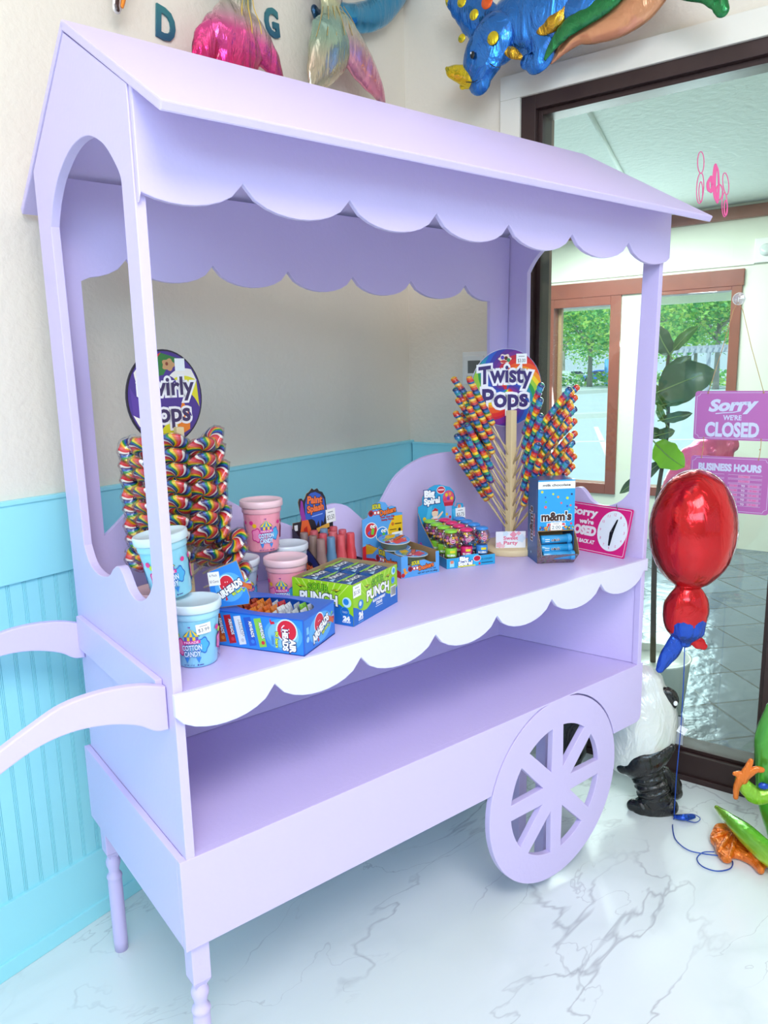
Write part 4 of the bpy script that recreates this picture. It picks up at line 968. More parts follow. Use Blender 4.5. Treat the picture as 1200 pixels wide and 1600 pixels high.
# ---- blue and red box of dipping candy
w, d, h = 0.128, 0.196, 0.062; rzG = math.radians(-7); ox, oy = 0.802, 0.316
t = thing('sour_dip_box', 'light blue Sour Goo Dunkers display box with a $4.00 sticker', 'candy box', (ox, oy, ZT), rzG)
LB = colr('box_light_blue', '5aa6e6', 0.35)
mb = MB(); th = 0.002
mb.box((0, th, 0), (th, d - th, h), CARD); mb.box((w - th, th, 0), (w, d - th, h), CARD); mb.box((0, 0, 0), (w, d, th), CARD)
board(mb, [[(0, 0), (w, 0), (w, h), (w - 0.012, h), (w - 0.012, 0.03), (w - 0.03, 0.034), (w - 0.05, 0.044), (0.05, 0.044), (0.034, 0.03), (0.022, 0.03), (0.022, h), (0, h)]], th, CARD, MXZ(th / 2), 0.0002)
mb.build('carton', t)
hd = [(0, 0), (w, 0), (w, 0.118), (0.112, 0.120), (0.108, 0.134), (0.094, 0.138), (0.084, 0.136), (0.074, 0.148), (0.056, 0.152), (0.040, 0.147), (0.032, 0.134), (0.020, 0.126), (0.016, 0.116), (0, 0.112)]
mb = MB(); board(mb, [[(x * 1.1 - 0.012, y * 1.22) for x, y in hd]], th, CARD, MXZ(d - 0.001), 0.0002); mb.build('header_card', t)
ar = Art(lambda u, v, h_: V((u * 1.1 - 0.012, d - 0.0022 - h_, v * 1.22)))
ar.poly(hd, '5aa6e6'); ar.poly([(0.066, 0.04), (w, 0.03), (w, 0.112), (0.10, 0.112), (0.085, 0.09)], 'f2c41e'); ar.poly([(0, 0), (w, 0), (w, 0.034), (0.09, 0.044), (0.05, 0.034), (0.02, 0.05), (0, 0.044)], 'c81e2c')
for cx, cy, c1, c2 in ((0.028, 0.083, 'd8283a', '3a6ad0'), (0.062, 0.069, '2d8ad8', 'd8486a')):
    ar.disc(cx, cy, 0.020, 'f6f6f2'); ar.disc(cx, cy, 0.018, c1); ar.poly([(cx - 0.012, cy - 0.006), (cx - 0.002, cy + 0.001), (cx - 0.006, cy - 0.012)], c2)
    ar.poly([(cx + 0.002, cy + 0.006), (cx + 0.010, cy + 0.002), (cx + 0.007, cy - 0.012), (cx - 0.001, cy - 0.010)], '6cc83a')
    for sx_ in (0.001, 0.009): ar.disc(cx + sx_, cy + 0.009, 0.0042, 'fbfbf4'); ar.disc(cx + sx_ + 0.001, cy + 0.0085, 0.0015, '22262c')
def goo_logo(ar, x, y, s):
    ar.text('SOUR', x - 0.018 * s, y + 0.0125 * s, 0.0105 * s, 'd8d02a', w=0.026 * s, bold=0.06, edge='20301c', ew=0.09, arch=0.001)
    ar.disc(x - 0.036 * s, y + 0.003 * s, 0.0078 * s, 'a8182a'); ar.disc(x - 0.036 * s, y + 0.003 * s, 0.004 * s, '5a1420')
    for q in (0, 1): ar.disc(x - (0.023 - q * 0.010) * s, y + 0.003 * s, 0.0058 * s, 'c8202e'); ar.disc(x - (0.023 - q * 0.010) * s, y + 0.003 * s, 0.0035 * s, 'f4f4ee')
    ar.text('Dunkers', x + 0.018 * s, y - 0.002 * s, 0.0125 * s, 'f2762a', w=0.050 * s, bold=0.05, edge='4a1c14', ew=0.08, rot=0.12)
goo_logo(ar, 0.064, 0.122, 1.0)
ar.text('Sour Goo Dip', 0.080, 0.110, 0.005, 'b01828', w=0.044, bold=0.05); ar.text('Gummy Worms', 0.080, 0.103, 0.005, 'b01828', w=0.040, bold=0.05)
for x_, y_ in ((0.096, 0.092), (0.118, 0.076)): ar.disc(x_, y_, 0.0045, ('d87a1e', '2a2a20')[x_ > 0.1])
ar.rect(0.103, 0.0905, 0.124, 0.093, '5a3a10'); ar.rect(0.086, 0.077, 0.108, 0.079, '5a3a10'); ar.price(0.110, 0.056, 0.034, 0.030, '$4.00', 0.04)
ar.face(((0, 0, 0), (1, 0, 0), (0, 0, 1)))
ar.poly([(0, 0), (w, 0), (w, h), (w - 0.012, h), (w - 0.012, 0.03), (w - 0.03, 0.034), (w - 0.05, 0.0435), (0.05, 0.0435), (0.034, 0.03), (0.022, 0.03), (0.022, h), (0, h)], '5aa6e6')
goo_logo(ar, 0.066, 0.020, 1.0); ar.text('NET WT 16.93 OZ (480g)', 0.088, 0.005, 0.0042, '2a2a40', w=0.066, bold=0.03); ar.text('12 - 1.41 OZ', 0.098, 0.013, 0.0036, '2a2a40', w=0.036, bold=0.03); ar.poly([(0.006, 0.026), (0.012, 0.008), (0.024, 0.016), (0.016, 0.018), (0.014, 0.028)], 'f2a23a'); ar.disc(0.006, 0.008, 0.006, 'c8202e')
ar.face(((0, d, 0), (0, -1, 0), (0, 0, 1)))
ar.rect(0, 0, d, h, '5aa6e6'); ar.poly([(0, 0), (d, 0), (d, 0.018), (0.14, 0.026), (0.10, 0.016), (0.05, 0.028), (0, 0.02)], 'c81e2c'); ar.poly([(0, 0.03), (0.04, 0.04), (0.07, h), (0, h)], 'f2c41e')
ar.face(((0, d, 0), (0, -1, 0), (0, 0, 1))); ar.h = 0.0012; goo_logo(ar, 0.120, 0.030, 1.35); ar.build('printed_artwork', t)
def make_dip():
    t = D_.objects.new('dip_candy_cup', None); link(t)
    MB().lathe([(0.034, 0), (0.038, 0.003), (0.043, 0.022), (0.046, 0.0235)], clear('dip_tray', (0.9, 0.95, 0.9, 1), 0.1, body='b9c8a0', bodyfac=0.45), 28).build('cup', t)
    MB().lathe([(0.0, 0.0236), (0.048, 0.0236), (0.0485, 0.0246), (0.0, 0.0250)], ink('f0eee8'), 32, cap0=False, cap1=False).build('lid_film', t)
    ar = Art(((0, 0, 0.0250), (1, 0, 0), (0, 1, 0)))
    ar.disc(0, 0, 0.0465, '5aa6e6', n=36); ar.poly(wob(0, -0.018, 0.03, 5, 0.15, 30, 0.018), 'e8404e'); ar.poly(wob(0.012, 0.024, 0.022, 4, 0.15, 30, 0.012), 'f2c41e')
    goo_logo(ar, 0.002, -0.004, 1.05)
    for k in range(7):
        a = k * 0.9; ar.poly([(0.033 * math.cos(a) - 0.006, 0.033 * math.sin(a)), (0.033 * math.cos(a) + 0.008, 0.033 * math.sin(a) + 0.002), (0.033 * math.cos(a), 0.033 * math.sin(a) + 0.008)], ('d8283a', 'f2a23a', '3a6ad0', '6cc83a', 'fbe9d8', 'd8486a', 'f2c41e')[k])
    ar.build('lid_print', t); return t
dp = make_dip(); cr, sr = math.cos(rzG), math.sin(rzG)
for k, (lx, ly, z, rx, ry, nm) in enumerate(((0.066, 0.142, 0.003, 0, 0, 'bottom cup at the back'), (0.066, 0.140, 0.0285, 0, 0, 'middle cup at the back'), (0.063, 0.138, 0.0545, 0.10, -0.06, 'top cup at the back'), (0.066, 0.050, 0.003, 0, 0, 'lower cup at the front'), (0.066, 0.052, 0.0285, 0.05, 0.03, 'upper cup at the front'))):
    o = dp if k == 0 else copy_tree(dp); o.location = (ox + lx * cr - ly * sr, oy + lx * sr + ly * cr, ZT + z); o.rotation_euler = (rx, ry, rzG + 0.2 * k)
    tag(o, 'round printed dip candy cup in the light blue box, ' + nm, 'candy', 'dip candy cups in the light blue box')

# ---- gumball dispensers in their tray
w, d, h = 0.157, 0.212, 0.030; rzB = math.radians(-17.8); ox, oy = 0.964, 0.307
t = thing('gumball_dispenser_box', 'turquoise Big Spiral display box with a tall header card and $3.75 sticker', 'candy box', (ox, oy, ZT), rzB)
mb = MB(); mb.box((0, 0, 0), (w, th, h), CARD); mb.box((w - th, th, 0), (w, d - th, h), CARD); mb.box((0, 0, 0), (w, d, th), CARD)
board(mb, [[(0, 0), (0, h), (0.07, h), (d - 0.03, 0.10), (d, 0.13), (d, 0)]], th, CARD, MYZ(0.001), 0.0002)
mb.build('carton', t)
hd = [(0, 0), (w, 0), (w, 0.118), (w - 0.002, 0.124), (w - 0.022, 0.126), (w - 0.026, 0.116), (0.124, 0.118), (0.130, 0.140), (0.124, 0.158), (0.110, 0.170), (0.092, 0.174), (0.076, 0.178), (0.058, 0.178), (0.04, 0.172), (0.022, 0.160), (0.015, 0.146), (0.015, 0.130), (0.008, 0.126), (0, 0.124)]
mb = MB(); board(mb, [[(x, y * 1.2) for x, y in hd]], th, CARD, MXZ(d - 0.001), 0.0002); mb.build('header_card', t)
ar = Art(lambda u, v, h_: V((u, d - 0.0022 - h_, v * 1.2)))
ar.poly(hd, '2aa4d8'); ar.poly([(0.02, 0.02), (0.05, 0.125), (0.035, 0.12), (0.008, 0.02)], '4fbce6'); ar.poly([(0.14, 0.02), (0.118, 0.11), (0.13, 0.112), (0.152, 0.03)], '4fbce6')
ar.disc(0.106, 0.140, 0.021, '2c2030'); ar.disc(0.105, 0.142, 0.0195, 'e2527a'); ar.poly([(0.088, 0.130), (0.122, 0.130), (0.120, 0.120), (0.091, 0.120)], 'c81e3c')
for k, (x_, y_) in enumerate(((0.098, 0.150), (0.110, 0.152), (0.104, 0.140), (0.116, 0.140), (0.094, 0.138))): ar.disc(x_, y_, 0.0048, ('f2c41e', 'f29a3a', '8a3ab0', 'f2c41e', 'e83a5a')[k])
ar.rect(0.094, 0.074, 0.116, 0.120, '9ab4e8'); ar.disc(0.099, 0.098, 0.004, 'f2c41e'); ar.disc(0.110, 0.09, 0.004, 'd8283a'); ar.disc(0.101, 0.082, 0.004, '2a2030')
# small figure of a child reaching up, plainly drawn
ar.disc(0.058, 0.104, 0.011, 'f6d8b8'); ar.poly([(0.048, 0.108), (0.058, 0.118), (0.069, 0.112), (0.067, 0.108), (0.05, 0.112)], 'd8283a'); ar.poly([(0.050, 0.094), (0.066, 0.096), (0.070, 0.082), (0.050, 0.080)], 'f4eaea'); ar.rect(0.051, 0.086, 0.068, 0.0885, 'd8283a'); ar.poly([(0.044, 0.070), (0.05, 0.082), (0.07, 0.082), (0.082, 0.066), (0.064, 0.070)], '1d2c58'); ar.poly([(0.066, 0.094), (0.084, 0.108), (0.086, 0.104), (0.07, 0.088)], 'f6d8b8'); ar.poly([(0.052, 0.094), (0.038, 0.086), (0.04, 0.082), (0.054, 0.088)], 'f6d8b8')
for k, (x_, y_) in enumerate(((0.022, 0.09), (0.030, 0.070), (0.012, 0.062), (0.142, 0.074), (0.028, 0.046))): ar.disc(x_, y_, 0.0055, ('f2c41e', 'f2c41e', 'e83a5a', 'f2e02a', 'f29a3a')[k])
ar.text('Big', 0.040, 0.148, 0.017, 'ffffff', w=0.032, bold=0.07, edge='1d3a86', ew=0.09, rot=0.06); ar.text('Spiral', 0.048, 0.130, 0.015, 'ffffff', w=0.052, bold=0.06, edge='1d3a86', ew=0.09, rot=0.06)
ar.disc(0.079, 0.164, 0.0145, 'f4eef0', 0.0105); ar.disc(0.079, 0.164, 0.013, 'c81e3c', 0.009); ar.rect(0.069, 0.1625, 0.089, 0.1665, 'f4c8d0')
ar.rect(0.134, 0.100, 0.150, 0.118, 'a8e0f0'); ar.rect(0.137, 0.112, 0.147, 0.122, 'e88a6a'); ar.price(0.146, 0.098, 0.034, 0.029, '$3.75', 0.04)
ar.face(((0, 0, 0), (1, 0, 0), (0, 0, 1)))
ar.rect(0, 0, w, h, '2aa4d8'); ar.poly([(0.034, h - 0.001), (0.045, h + 0.004), (0.07, h + 0.006), (0.10, h + 0.006), (0.106, h - 0.001), (0.1, 0.001), (0.036, 0.001)], '38b4e4')
ar.text('Big', 0.056, 0.0185, 0.0125, 'ffffff', w=0.026, bold=0.07, edge='1d3a86', ew=0.09); ar.text('Spiral', 0.060, 0.006, 0.0115, 'ffffff', w=0.044, bold=0.06, edge='1d3a86', ew=0.09); ar.rect(0.036, 0.001, 0.092, 0.0045, 'e8e03a')
ar.disc(0.098, 0.022, 0.0125, 'f4eef0', 0.009); ar.disc(0.098, 0.022, 0.011, 'c81e3c', 0.0078); ar.rect(0.010, 0.004, 0.024, 0.020, 'a8e0f0'); ar.rect(0.012, 0.014, 0.022, 0.023, 'e88a6a'); ar.disc(0.106, 0.006, 0.0035, 'd8283a'); ar.text('12 COUNT', 0.130, 0.016, 0.0045, '14526e', w=0.036, bold=0.03); ar.rect(0.112, 0.006, 0.150, 0.0085, '14526e')
ar.face(((0, d, 0), (0, -1, 0), (0, 0, 1)))
ar.poly([(0, 0), (d, 0), (d, h), (d - 0.07, h), (0.03, 0.10), (0, 0.13)], '2488c4'); ar.disc(0.025, 0.028, 0.013, 'c2389a'); ar.rect(0.05, 0.01, 0.09, 0.02, '7a3ab0')
ar.build('printed_artwork', t)
def make_gum(h_, seed):
    t = D_.objects.new('gumball_dispenser', None); link(t)
    MB().lathe([(0.0135, 0), (0.0140, 0.002), (0.0140, 0.030)], clear('dispenser_foot', (0.93, 0.93, 0.95, 1), 0.12, body='6a5a6a', bodyfac=0.5), 20).build('coiled_foot', t)
    cm = colr('dispenser_' + h_, h_, 0.3, coat=0.4)
    MB().lathe([(0.0165, 0.026), (0.0178, 0.028), (0.0178, 0.050), (0.0165, 0.053)], cm, 24).build('sleeve', t)
    ar = Art(lambda u, v, h: V(((0.0180 + h) * math.sin(u / 0.018), -(0.0180 + h) * math.cos(u / 0.018), v)), 0.003)
    ar.text('BIG SPIRAL', 0, 0.030, 0.0055, 'ffffff', w=0.026, bold=0.05); ar.rect(-0.004, 0.040, 0.012, 0.047, 'f2e02a'); ar.build('sleeve_print', t)
    r_ = random.Random(seed); mb = MB(); GC = ['e8506a', 'f29a3a', 'f2c41e', 'c2389a', '3a9ac0', '4a2a5a', 'f0a0b0']
    for k in range(34):
        while True:
            p_ = V((r_.uniform(-1, 1), r_.uniform(-1, 1), r_.uniform(-1, 0.75)))
            if 0.45 < p_.length < 0.95: break
        mb.ball(p_ * 0.0205 + V((0, 0, 0.076)), 0.0048, colr('gum_' + GC[k % 7], GC[k % 7], 0.2, coat=0.5), 8, 6)
    mb.build('gumballs', t, kind='stuff')
    MB().lathe([(0.0160, 0.053), (0.0215, 0.060), (0.0248, 0.070), (0.0250, 0.080), (0.0225, 0.092), (0.0175, 0.0995)], clear('dispenser_globe', (0.98, 0.98, 0.99, 1), 0.05), 28, cap0=False, cap1=False).build('globe', t)
    ar = Art(lambda u, v, h: V(((0.0254 + h) * math.sin(u / 0.025), -(0.0254 + h) * math.cos(u / 0.025), v)), 0.003)
    ar.disc(0.004, 0.076, 0.008, 'f4eef0', 0.0062); ar.disc(0.004, 0.076, 0.007, 'b0286a', 0.005); ar.rect(-0.001, 0.075, 0.009, 0.0775, 'f0c8d8'); ar.build('globe_print', t)
    MB().lathe([(0.0178, 0.0985), (0.0195, 0.100), (0.0185, 0.104), (0.013, 0.107), (0.001, 0.1085)], cm, 24).build('cap', t)
    return t
cr, sr = math.cos(rzB), math.sin(rzB)
for c_, (h_, nm) in enumerate((('8ed63a', 'green'), ('e82a72', 'pink'), ('3a8fe0', 'blue'))):
    pr = make_gum(h_, 20 + c_)
    for r in range(4):
        o = pr if r == 0 else copy_tree(pr); lx = 0.0275 + c_ * 0.0505; ly = 0.029 + r * 0.0505
        o.location = (ox + lx * cr - ly * sr, oy + lx * sr + ly * cr, ZT + 0.0022 + (0.002 if r else 0)); o.rotation_euler = (0, 0, rzB - 0.35 + r * 0.1)
        tag(o, nm + ' capped gumball dispenser in the ' + ('front', 'second', 'third', 'back')[r] + ' row of the turquoise tray', 'candy dispenser', 'gumball dispensers in the turquoise tray')

# ---- blue chocolate tube dispenser
w, d, h = 0.111, 0.092, 0.246; rzM = math.radians(-31.5)
t = thing('chocolate_dispenser_box', 'tall blue milk chocolate m&m\'s dispenser box marked 2.00', 'candy box', (1.204, 0.176, ZT), rzM)
MBL = colr('dispenser_blue', '1f5fa0', 0.3, coat=0.3)
mb = MB(); mb.box((0, 0.0, 0.098), (w, d, h), MBL); mb.box((0, 0, 0), (0.002, d, 0.098), MBL); mb.box((w - 0.002, 0, 0), (w, d, 0.098), MBL); mb.box((0, d - 0.002, 0), (w, d, 0.098), CARD); mb.box((0, 0, 0), (w, d, 0.004), CARD); mb.box((0.002, 0.002, 0.094), (w - 0.002, d - 0.002, 0.098), CARD)
mb.build('carton', t)
# scoop lip
SP = mat('sprinkle_print', '8a5a52', 0.5); n, p, tc = tex_nodes(SP)
vo = n.nodes.new('ShaderNodeTexVoronoi'); vo.inputs['Scale'].default_value = 240; n.links.new(tc.outputs['Object'], vo.inputs['Vector'])
hs = n.nodes.new('ShaderNodeHueSaturation'); hs.inputs['Saturation'].default_value = 0.55; hs.inputs['Value'].default_value = 0.62; n.links.new(vo.outputs['Color'], hs.inputs['Color'])
mx = n.nodes.new('ShaderNodeMix'); mx.data_type = 'RGBA'; mx.inputs[0].default_value = 0.5; mx.inputs[7].default_value = lin('7a3c34'); n.links.new(hs.outputs[0], mx.inputs[6]); n.links.new(mx.outputs[2], p.inputs['Base Color'])
mb = MB(); lip = 0.042
mb.add([(0, 0, 0.0), (w, 0, 0.0), (w, -lip, 0.034), (0, -lip, 0.034), (0, -0.003, 0), (w, -0.003, 0), (w, -lip - 0.002, 0.034), (0, -lip - 0.002, 0.034)], [(0, 1, 2, 3), (4, 7, 6, 5), (3, 2, 6, 7), (0, 3, 7, 4), (1, 5, 6, 2)], SP)
for x in (0.0, w):
    mb.add([(x, 0, 0.0), (x, -lip, 0.034), (x, -0.030, 0.062), (x, -0.012, 0.084), (x, 0.0, 0.094), (x + 0.0015, 0, 0.0), (x + 0.0015, -lip, 0.034), (x + 0.0015, -0.030, 0.062), (x + 0.0015, -0.012, 0.084), (x + 0.0015, 0, 0.094)], [(0, 1, 2, 3, 4), (9, 8, 7, 6, 5), (1, 6, 7, 2), (2, 7, 8, 3), (3, 8, 9, 4)], SP if x == 0 else CARD)
mb.build('scoop_lip', t)
ar = Art(((0, 0, 0), (1, 0, 0), (0, 0, 1)))
ar.rect(0, 0.098, w, h, '2ea2e6'); ar.rect(0, 0.220, w, 0.242, 'f2f2f0'); ar.text('milk chocolate', w / 2, 0.228, 0.0065, '3a2a28', w=0.082, bold=0.03)
for k, (x_, y_, r_) in enumerate(((0.012, 0.212, 0.004), (0.022, 0.196, 0.0025), (0.024, 0.182, 0.003), (0.023, 0.167, 0.0042), (0.088, 0.192, 0.0042), (0.101, 0.203, 0.0032), (0.088, 0.168, 0.003), (0.098, 0.170, 0.0032), (0.095, 0.158, 0.0032), (0.010, 0.107, 0.0036), (0.101, 0.116, 0.0034), (0.06, 0.196, 0.0035), (0.045, 0.205, 0.0032), (0.070, 0.178, 0.003))):
    ar.disc(x_, y_, r_, ('d6d84a', '2458b8', '4ac86a', 'e8606a', 'c8d84a', '2a3a6a', '2458b8', 'e86a6a', '4ac8a0', '3a2a30', 'e83a5a', 'f2a23a', 'c8d84a', 'e8606a')[k], n=14)
ar.text("m&m's", 0.056, 0.127, 0.024, '43231c', w=0.088, bold=0.05, edge='ffffff', ew=0.045); ar.text('minis', 0.056, 0.110, 0.011, 'd8283a', w=0.05, bold=0.06, edge='ffffff', ew=0.08)
rs = random.Random(4)
for k in range(70): ar.disc(rs.uniform(0.003, w - 0.003), 0.099 + rs.uniform(0, 0.010) ** 1.0, 0.0024, rs.choice(['d8283a', 'f2c41e', '4ab04a', '5a3424', 'f2762a', '2458b8']), n=8)
ar.rect(0.038, 0.098, 0.073, 0.122, 'fafafa'); ar.text('2.00', 0.0555, 0.102, 0.0095, '2a2a30', w=0.026); ar.rect(0.046, 0.1165, 0.064, 0.118, '8c8c94')
ar.face(((0, d, 0), (0, -1, 0), (0, 0, 1))); ar.rect(0, 0, d, h, '1f5fa0')
ar.text("m&m's", 0.046, 0.110, 0.026, '43231c', w=0.100, bold=0.05, rot=PI / 2, edge='e8e8ea', ew=0.045); ar.text('minis', 0.066, 0.110, 0.011, 'c8283a', w=0.06, bold=0.06, rot=PI / 2, edge='e8e8ea', ew=0.08); ar.disc(0.035, 0.022, 0.004, '9ad0f0'); ar.rect(0.078, 0.15, 0.080, 0.22, '7ab0e0')
ar.build('printed_artwork', t)
TM = colr('chocolate_tube_blue', '35a0dc', 0.25, coat=0.5); ct = None
cr, sr = math.cos(rzM), math.sin(rzM)
for k, (lx, ly, z, rr, nm) in enumerate(((0.053, -0.004, 0.072, 0.05, 'topmost of the blue chocolate tubes in the dispenser opening'), (0.055, -0.003, 0.045, -0.05, 'middle blue chocolate tube in the dispenser opening'), (0.058, -0.018, 0.0265, -0.16, 'lowest blue chocolate tube lying in the dispenser scoop'), (0.052, 0.020, 0.0165, 0.0, 'rearmost blue chocolate tube deep in the dispenser'))):
    if ct is None:
        ct = D_.objects.new('chocolate_tube', None); link(ct); Mx = Matrix.Rotation(PI / 2, 4, 'Y')
        MB().lathe([(0.0118, -0.045), (0.0125, -0.043), (0.0125, 0.036)], TM, 22, Mx).build('tube_body', ct)
        MB().lathe([(0.0135, 0.034), (0.0138, 0.036), (0.0138, 0.045), (0.0125, 0.047)], TM, 22, Mx).build('cap', ct)
        ar = Art(lambda u, v, h: V((u, -(0.0126 + h) * math.cos(v / 0.0125), (0.0126 + h) * math.sin(v / 0.0125)))); ar.rect(-0.036, -0.002, -0.022, 0.006, 'e8f4fa'); ar.text("m&m's", -0.004, 0.0, 0.006, '43231c', w=0.024, bold=0.05, edge='ffffff', ew=0.05); ar.build('tube_print', ct)
        o = ct
    else: o = copy_tree(ct)
    o.location = (1.204 + lx * cr - ly * sr, 0.176 + lx * sr + ly * cr, ZT + z); o.rotation_euler = (0.2, 0, rzM + rr)
    tag(o, nm, 'candy', 'chocolate tubes in the blue dispenser')

# ---- pink clock sign leaning on the end panel
A0, A1 = V((1.430, 0.030, ZT)), V((1.430, 0.292, ZT)); xs_ = V((0.0, -1, 0)); ys_ = V((0.055 / 0.135, 0, 1)).normalized(); W_, H_ = 0.256, 0.150
ys_ = V((0.29, 0, 1)).normalized(); ns_ = xs_.cross(ys_)
t = thing('closed_clock_sign', 'bright pink Sorry we\'re closed clock sign leaning against the right end panel', 'sign')
Ms = M_from(A1 + ns_ * -0.002, xs_, ys_, ns_)
t.matrix_world = Ms
mb = MB(); board(mb, [rrect(0, 0, W_, H_, 0.005)], 0.003, ink('e0207e'), Matrix.Identity(4), 0.0004); mb.build('board', t)
ar = Art(((0, 0, 0.0016), (1, 0, 0), (0, 1, 0)))
ar.ring(rrect(0.005, 0.005, W_ - 0.005, H_ - 0.005, 0.004), 0.0015, 'fbe8f2')
ar.text('Sorry', 0.085, 0.112, 0.022, 'fbf0f6', w=0.095, bold=0.05); ar.text("we're", 0.100, 0.086, 0.014, 'fbf0f6', w=0.052, bold=0.05); ar.text('CLOSED', 0.080, 0.052, 0.026, 'fbf0f6', w=0.120, bold=0.07); ar.text('WILL BE BACK AT', 0.088, 0.026, 0.011, 'fbf0f6', w=0.110, bold=0.05)
ar.disc(0.198, 0.076, 0.052, 'f2f6fc', 0.062, n=40)
for k in range(12):
    a = PI / 2 - (k + 1) * PI / 6; ar.text(str(k + 1), 0.198 + 0.042 * math.cos(a), 0.076 + 0.051 * math.sin(a) - 0.004, 0.008, 'e86aa0', w=0.008 if k > 8 else 0.0045)
ar.build('sign_print', t)
mb = MB(); board(mb, [[(-0.004, 0), (0.0, 0.010), (0.010, 0.036), (0.0135, 0.038), (0.014, 0.034), (0.008, 0.004), (0.006, -0.008), (0.003, -0.044), (0.0, -0.046), (-0.003, -0.044), (-0.006, -0.006)]], 0.0012, ink('16161c'), Matrix.Translation((0.198, 0.076, 0.0042)), 0.0002); mb.lathe([(0.003, 0.004), (0.003, 0.0065), (0.0, 0.007)], ink('3a3a40'), 12, Matrix.Translation((0.198, 0.076, 0))); mb.build('clock_hands', t)
mb = MB(); mb.sweep([(0.196, H_ + 0.008, 0.003), (0.199, H_ + 0.002, 0.006), (0.202, H_ - 0.006, 0.003)], 0.0012, ink('6a5a40'), 6); mb.build('hanging_hook', t)
MB().box((1.5, 0, 0), (1.5001, 0, 0), LILAC) if False else None

# ---- swirl lollipop rack
SWM = stripes('swirl_candy', 'spiral', 20, 4, ['d8202c', 'f0e8e0', '3b2a6e', '1f5fb4', '2f9a3a', 'f7d322', 'f5701c', 'e84a5a'])
SX, SY = 0.222, 0.392
t = thing('lollipop_rack', 'rack of swirl lollipops with oval Swirl Pops topper at the left end', 'display rack', (SX, SY, ZT))
WOODL = mat('pale_birch_wood', 'e6cfa2', 0.5, bump=0.1, bscale=60, var=0.06, vscale=20)
MB().lathe([(0.075, 0), (0.077, 0.003), (0.077, 0.012), (0.075, 0.015)], WOODL, 40).build('base', t)
MB().box((-0.009, -0.009, 0.014), (0.009, 0.009, 0.45), WOODL, 0.002).build('post', t)
nrm = V((0.28, -0.96, 0)); xv = V((0.96, 0.28, 0)); c0 = V((-0.018, 0.02, 0.517))
tp_ = MB(); board(tp_, [[(0.104 * math.cos(2 * PI * i / 48), 0.106 * math.sin(2 * PI * i / 48)) for i in range(48)]], 0.004, ink('20182c'), M_from(c0, xv, UZ, nrm), 0.0006); tp_.build('topper_sign', t)
ar = Art((c0 + nrm * 0.0022, xv, UZ)); ar.disc(0, 0, 0.1, '4a2f8c', 0.102, 48)
def swirl_seg(ar, a0, tw, w_, col, R1=0.097, R2=0.099, r0=0.02, n_=14):
    P_ = []
    for i in range(n_ + 1):
        f_ = i / n_; a = a0 + tw * (1 - f_) ; P_.append(((r0 + (R1 - r0) * f_) * math.cos(a), (r0 + (R2 - r0) * f_) * math.sin(a)))
    Q_ = []
    for i in range(n_, -1, -1):
        f_ = i / n_; a = a0 + w_ + tw * (1 - f_); Q_.append(((r0 + (R1 - r0) * f_) * math.cos(a), (r0 + (R2 - r0) * f_) * math.sin(a)))
    ar.poly(P_ + Q_, col)
cols = ['2f7a3a', 'd8202c', 'f4ece4', '5a3a9c', 'f4ece4', 'e2d82a', 'f0821e', '4a2f8c', 'e2d82a', 'f4ece4']
for k, cc in enumerate(cols): swirl_seg(ar, k * 0.628 + 1.0, 1.0, 0.66 if cc != 'f4ece4' else 0.3, cc)
ar.disc(0, 0.0, 0.045, '4a2f8c', 0.05)
ar.text('Swirly', 0.004, 0.005, 0.040, '3c2a5e', w=0.150, bold=0.025, edge='f4f0f4', ew=0.09); ar.text('Pops', 0.004, -0.055, 0.042, '3c2a5e', w=0.120, bold=0.025, edge='f4f0f4', ew=0.09)
ar.text('Swirly', 0.004, 0.005, 0.040, '3c2a5e', w=0.150, bold=0.02); ar.poly(wob(0.012, 0.072, 0.017, 5, 0.15, 24, 0.013), 'c8986a'); ar.disc(0.008, 0.074, 0.004, '8a3a2a'); ar.rect(0.030, 0.058, 0.058, 0.086, 'f4f6f8')
ar.build('topper_print', t)
swp = None; wrapc = clear('crinkled_cellophane', (0.98, 0.98, 0.985, 1), 0.02, rough=0.2)
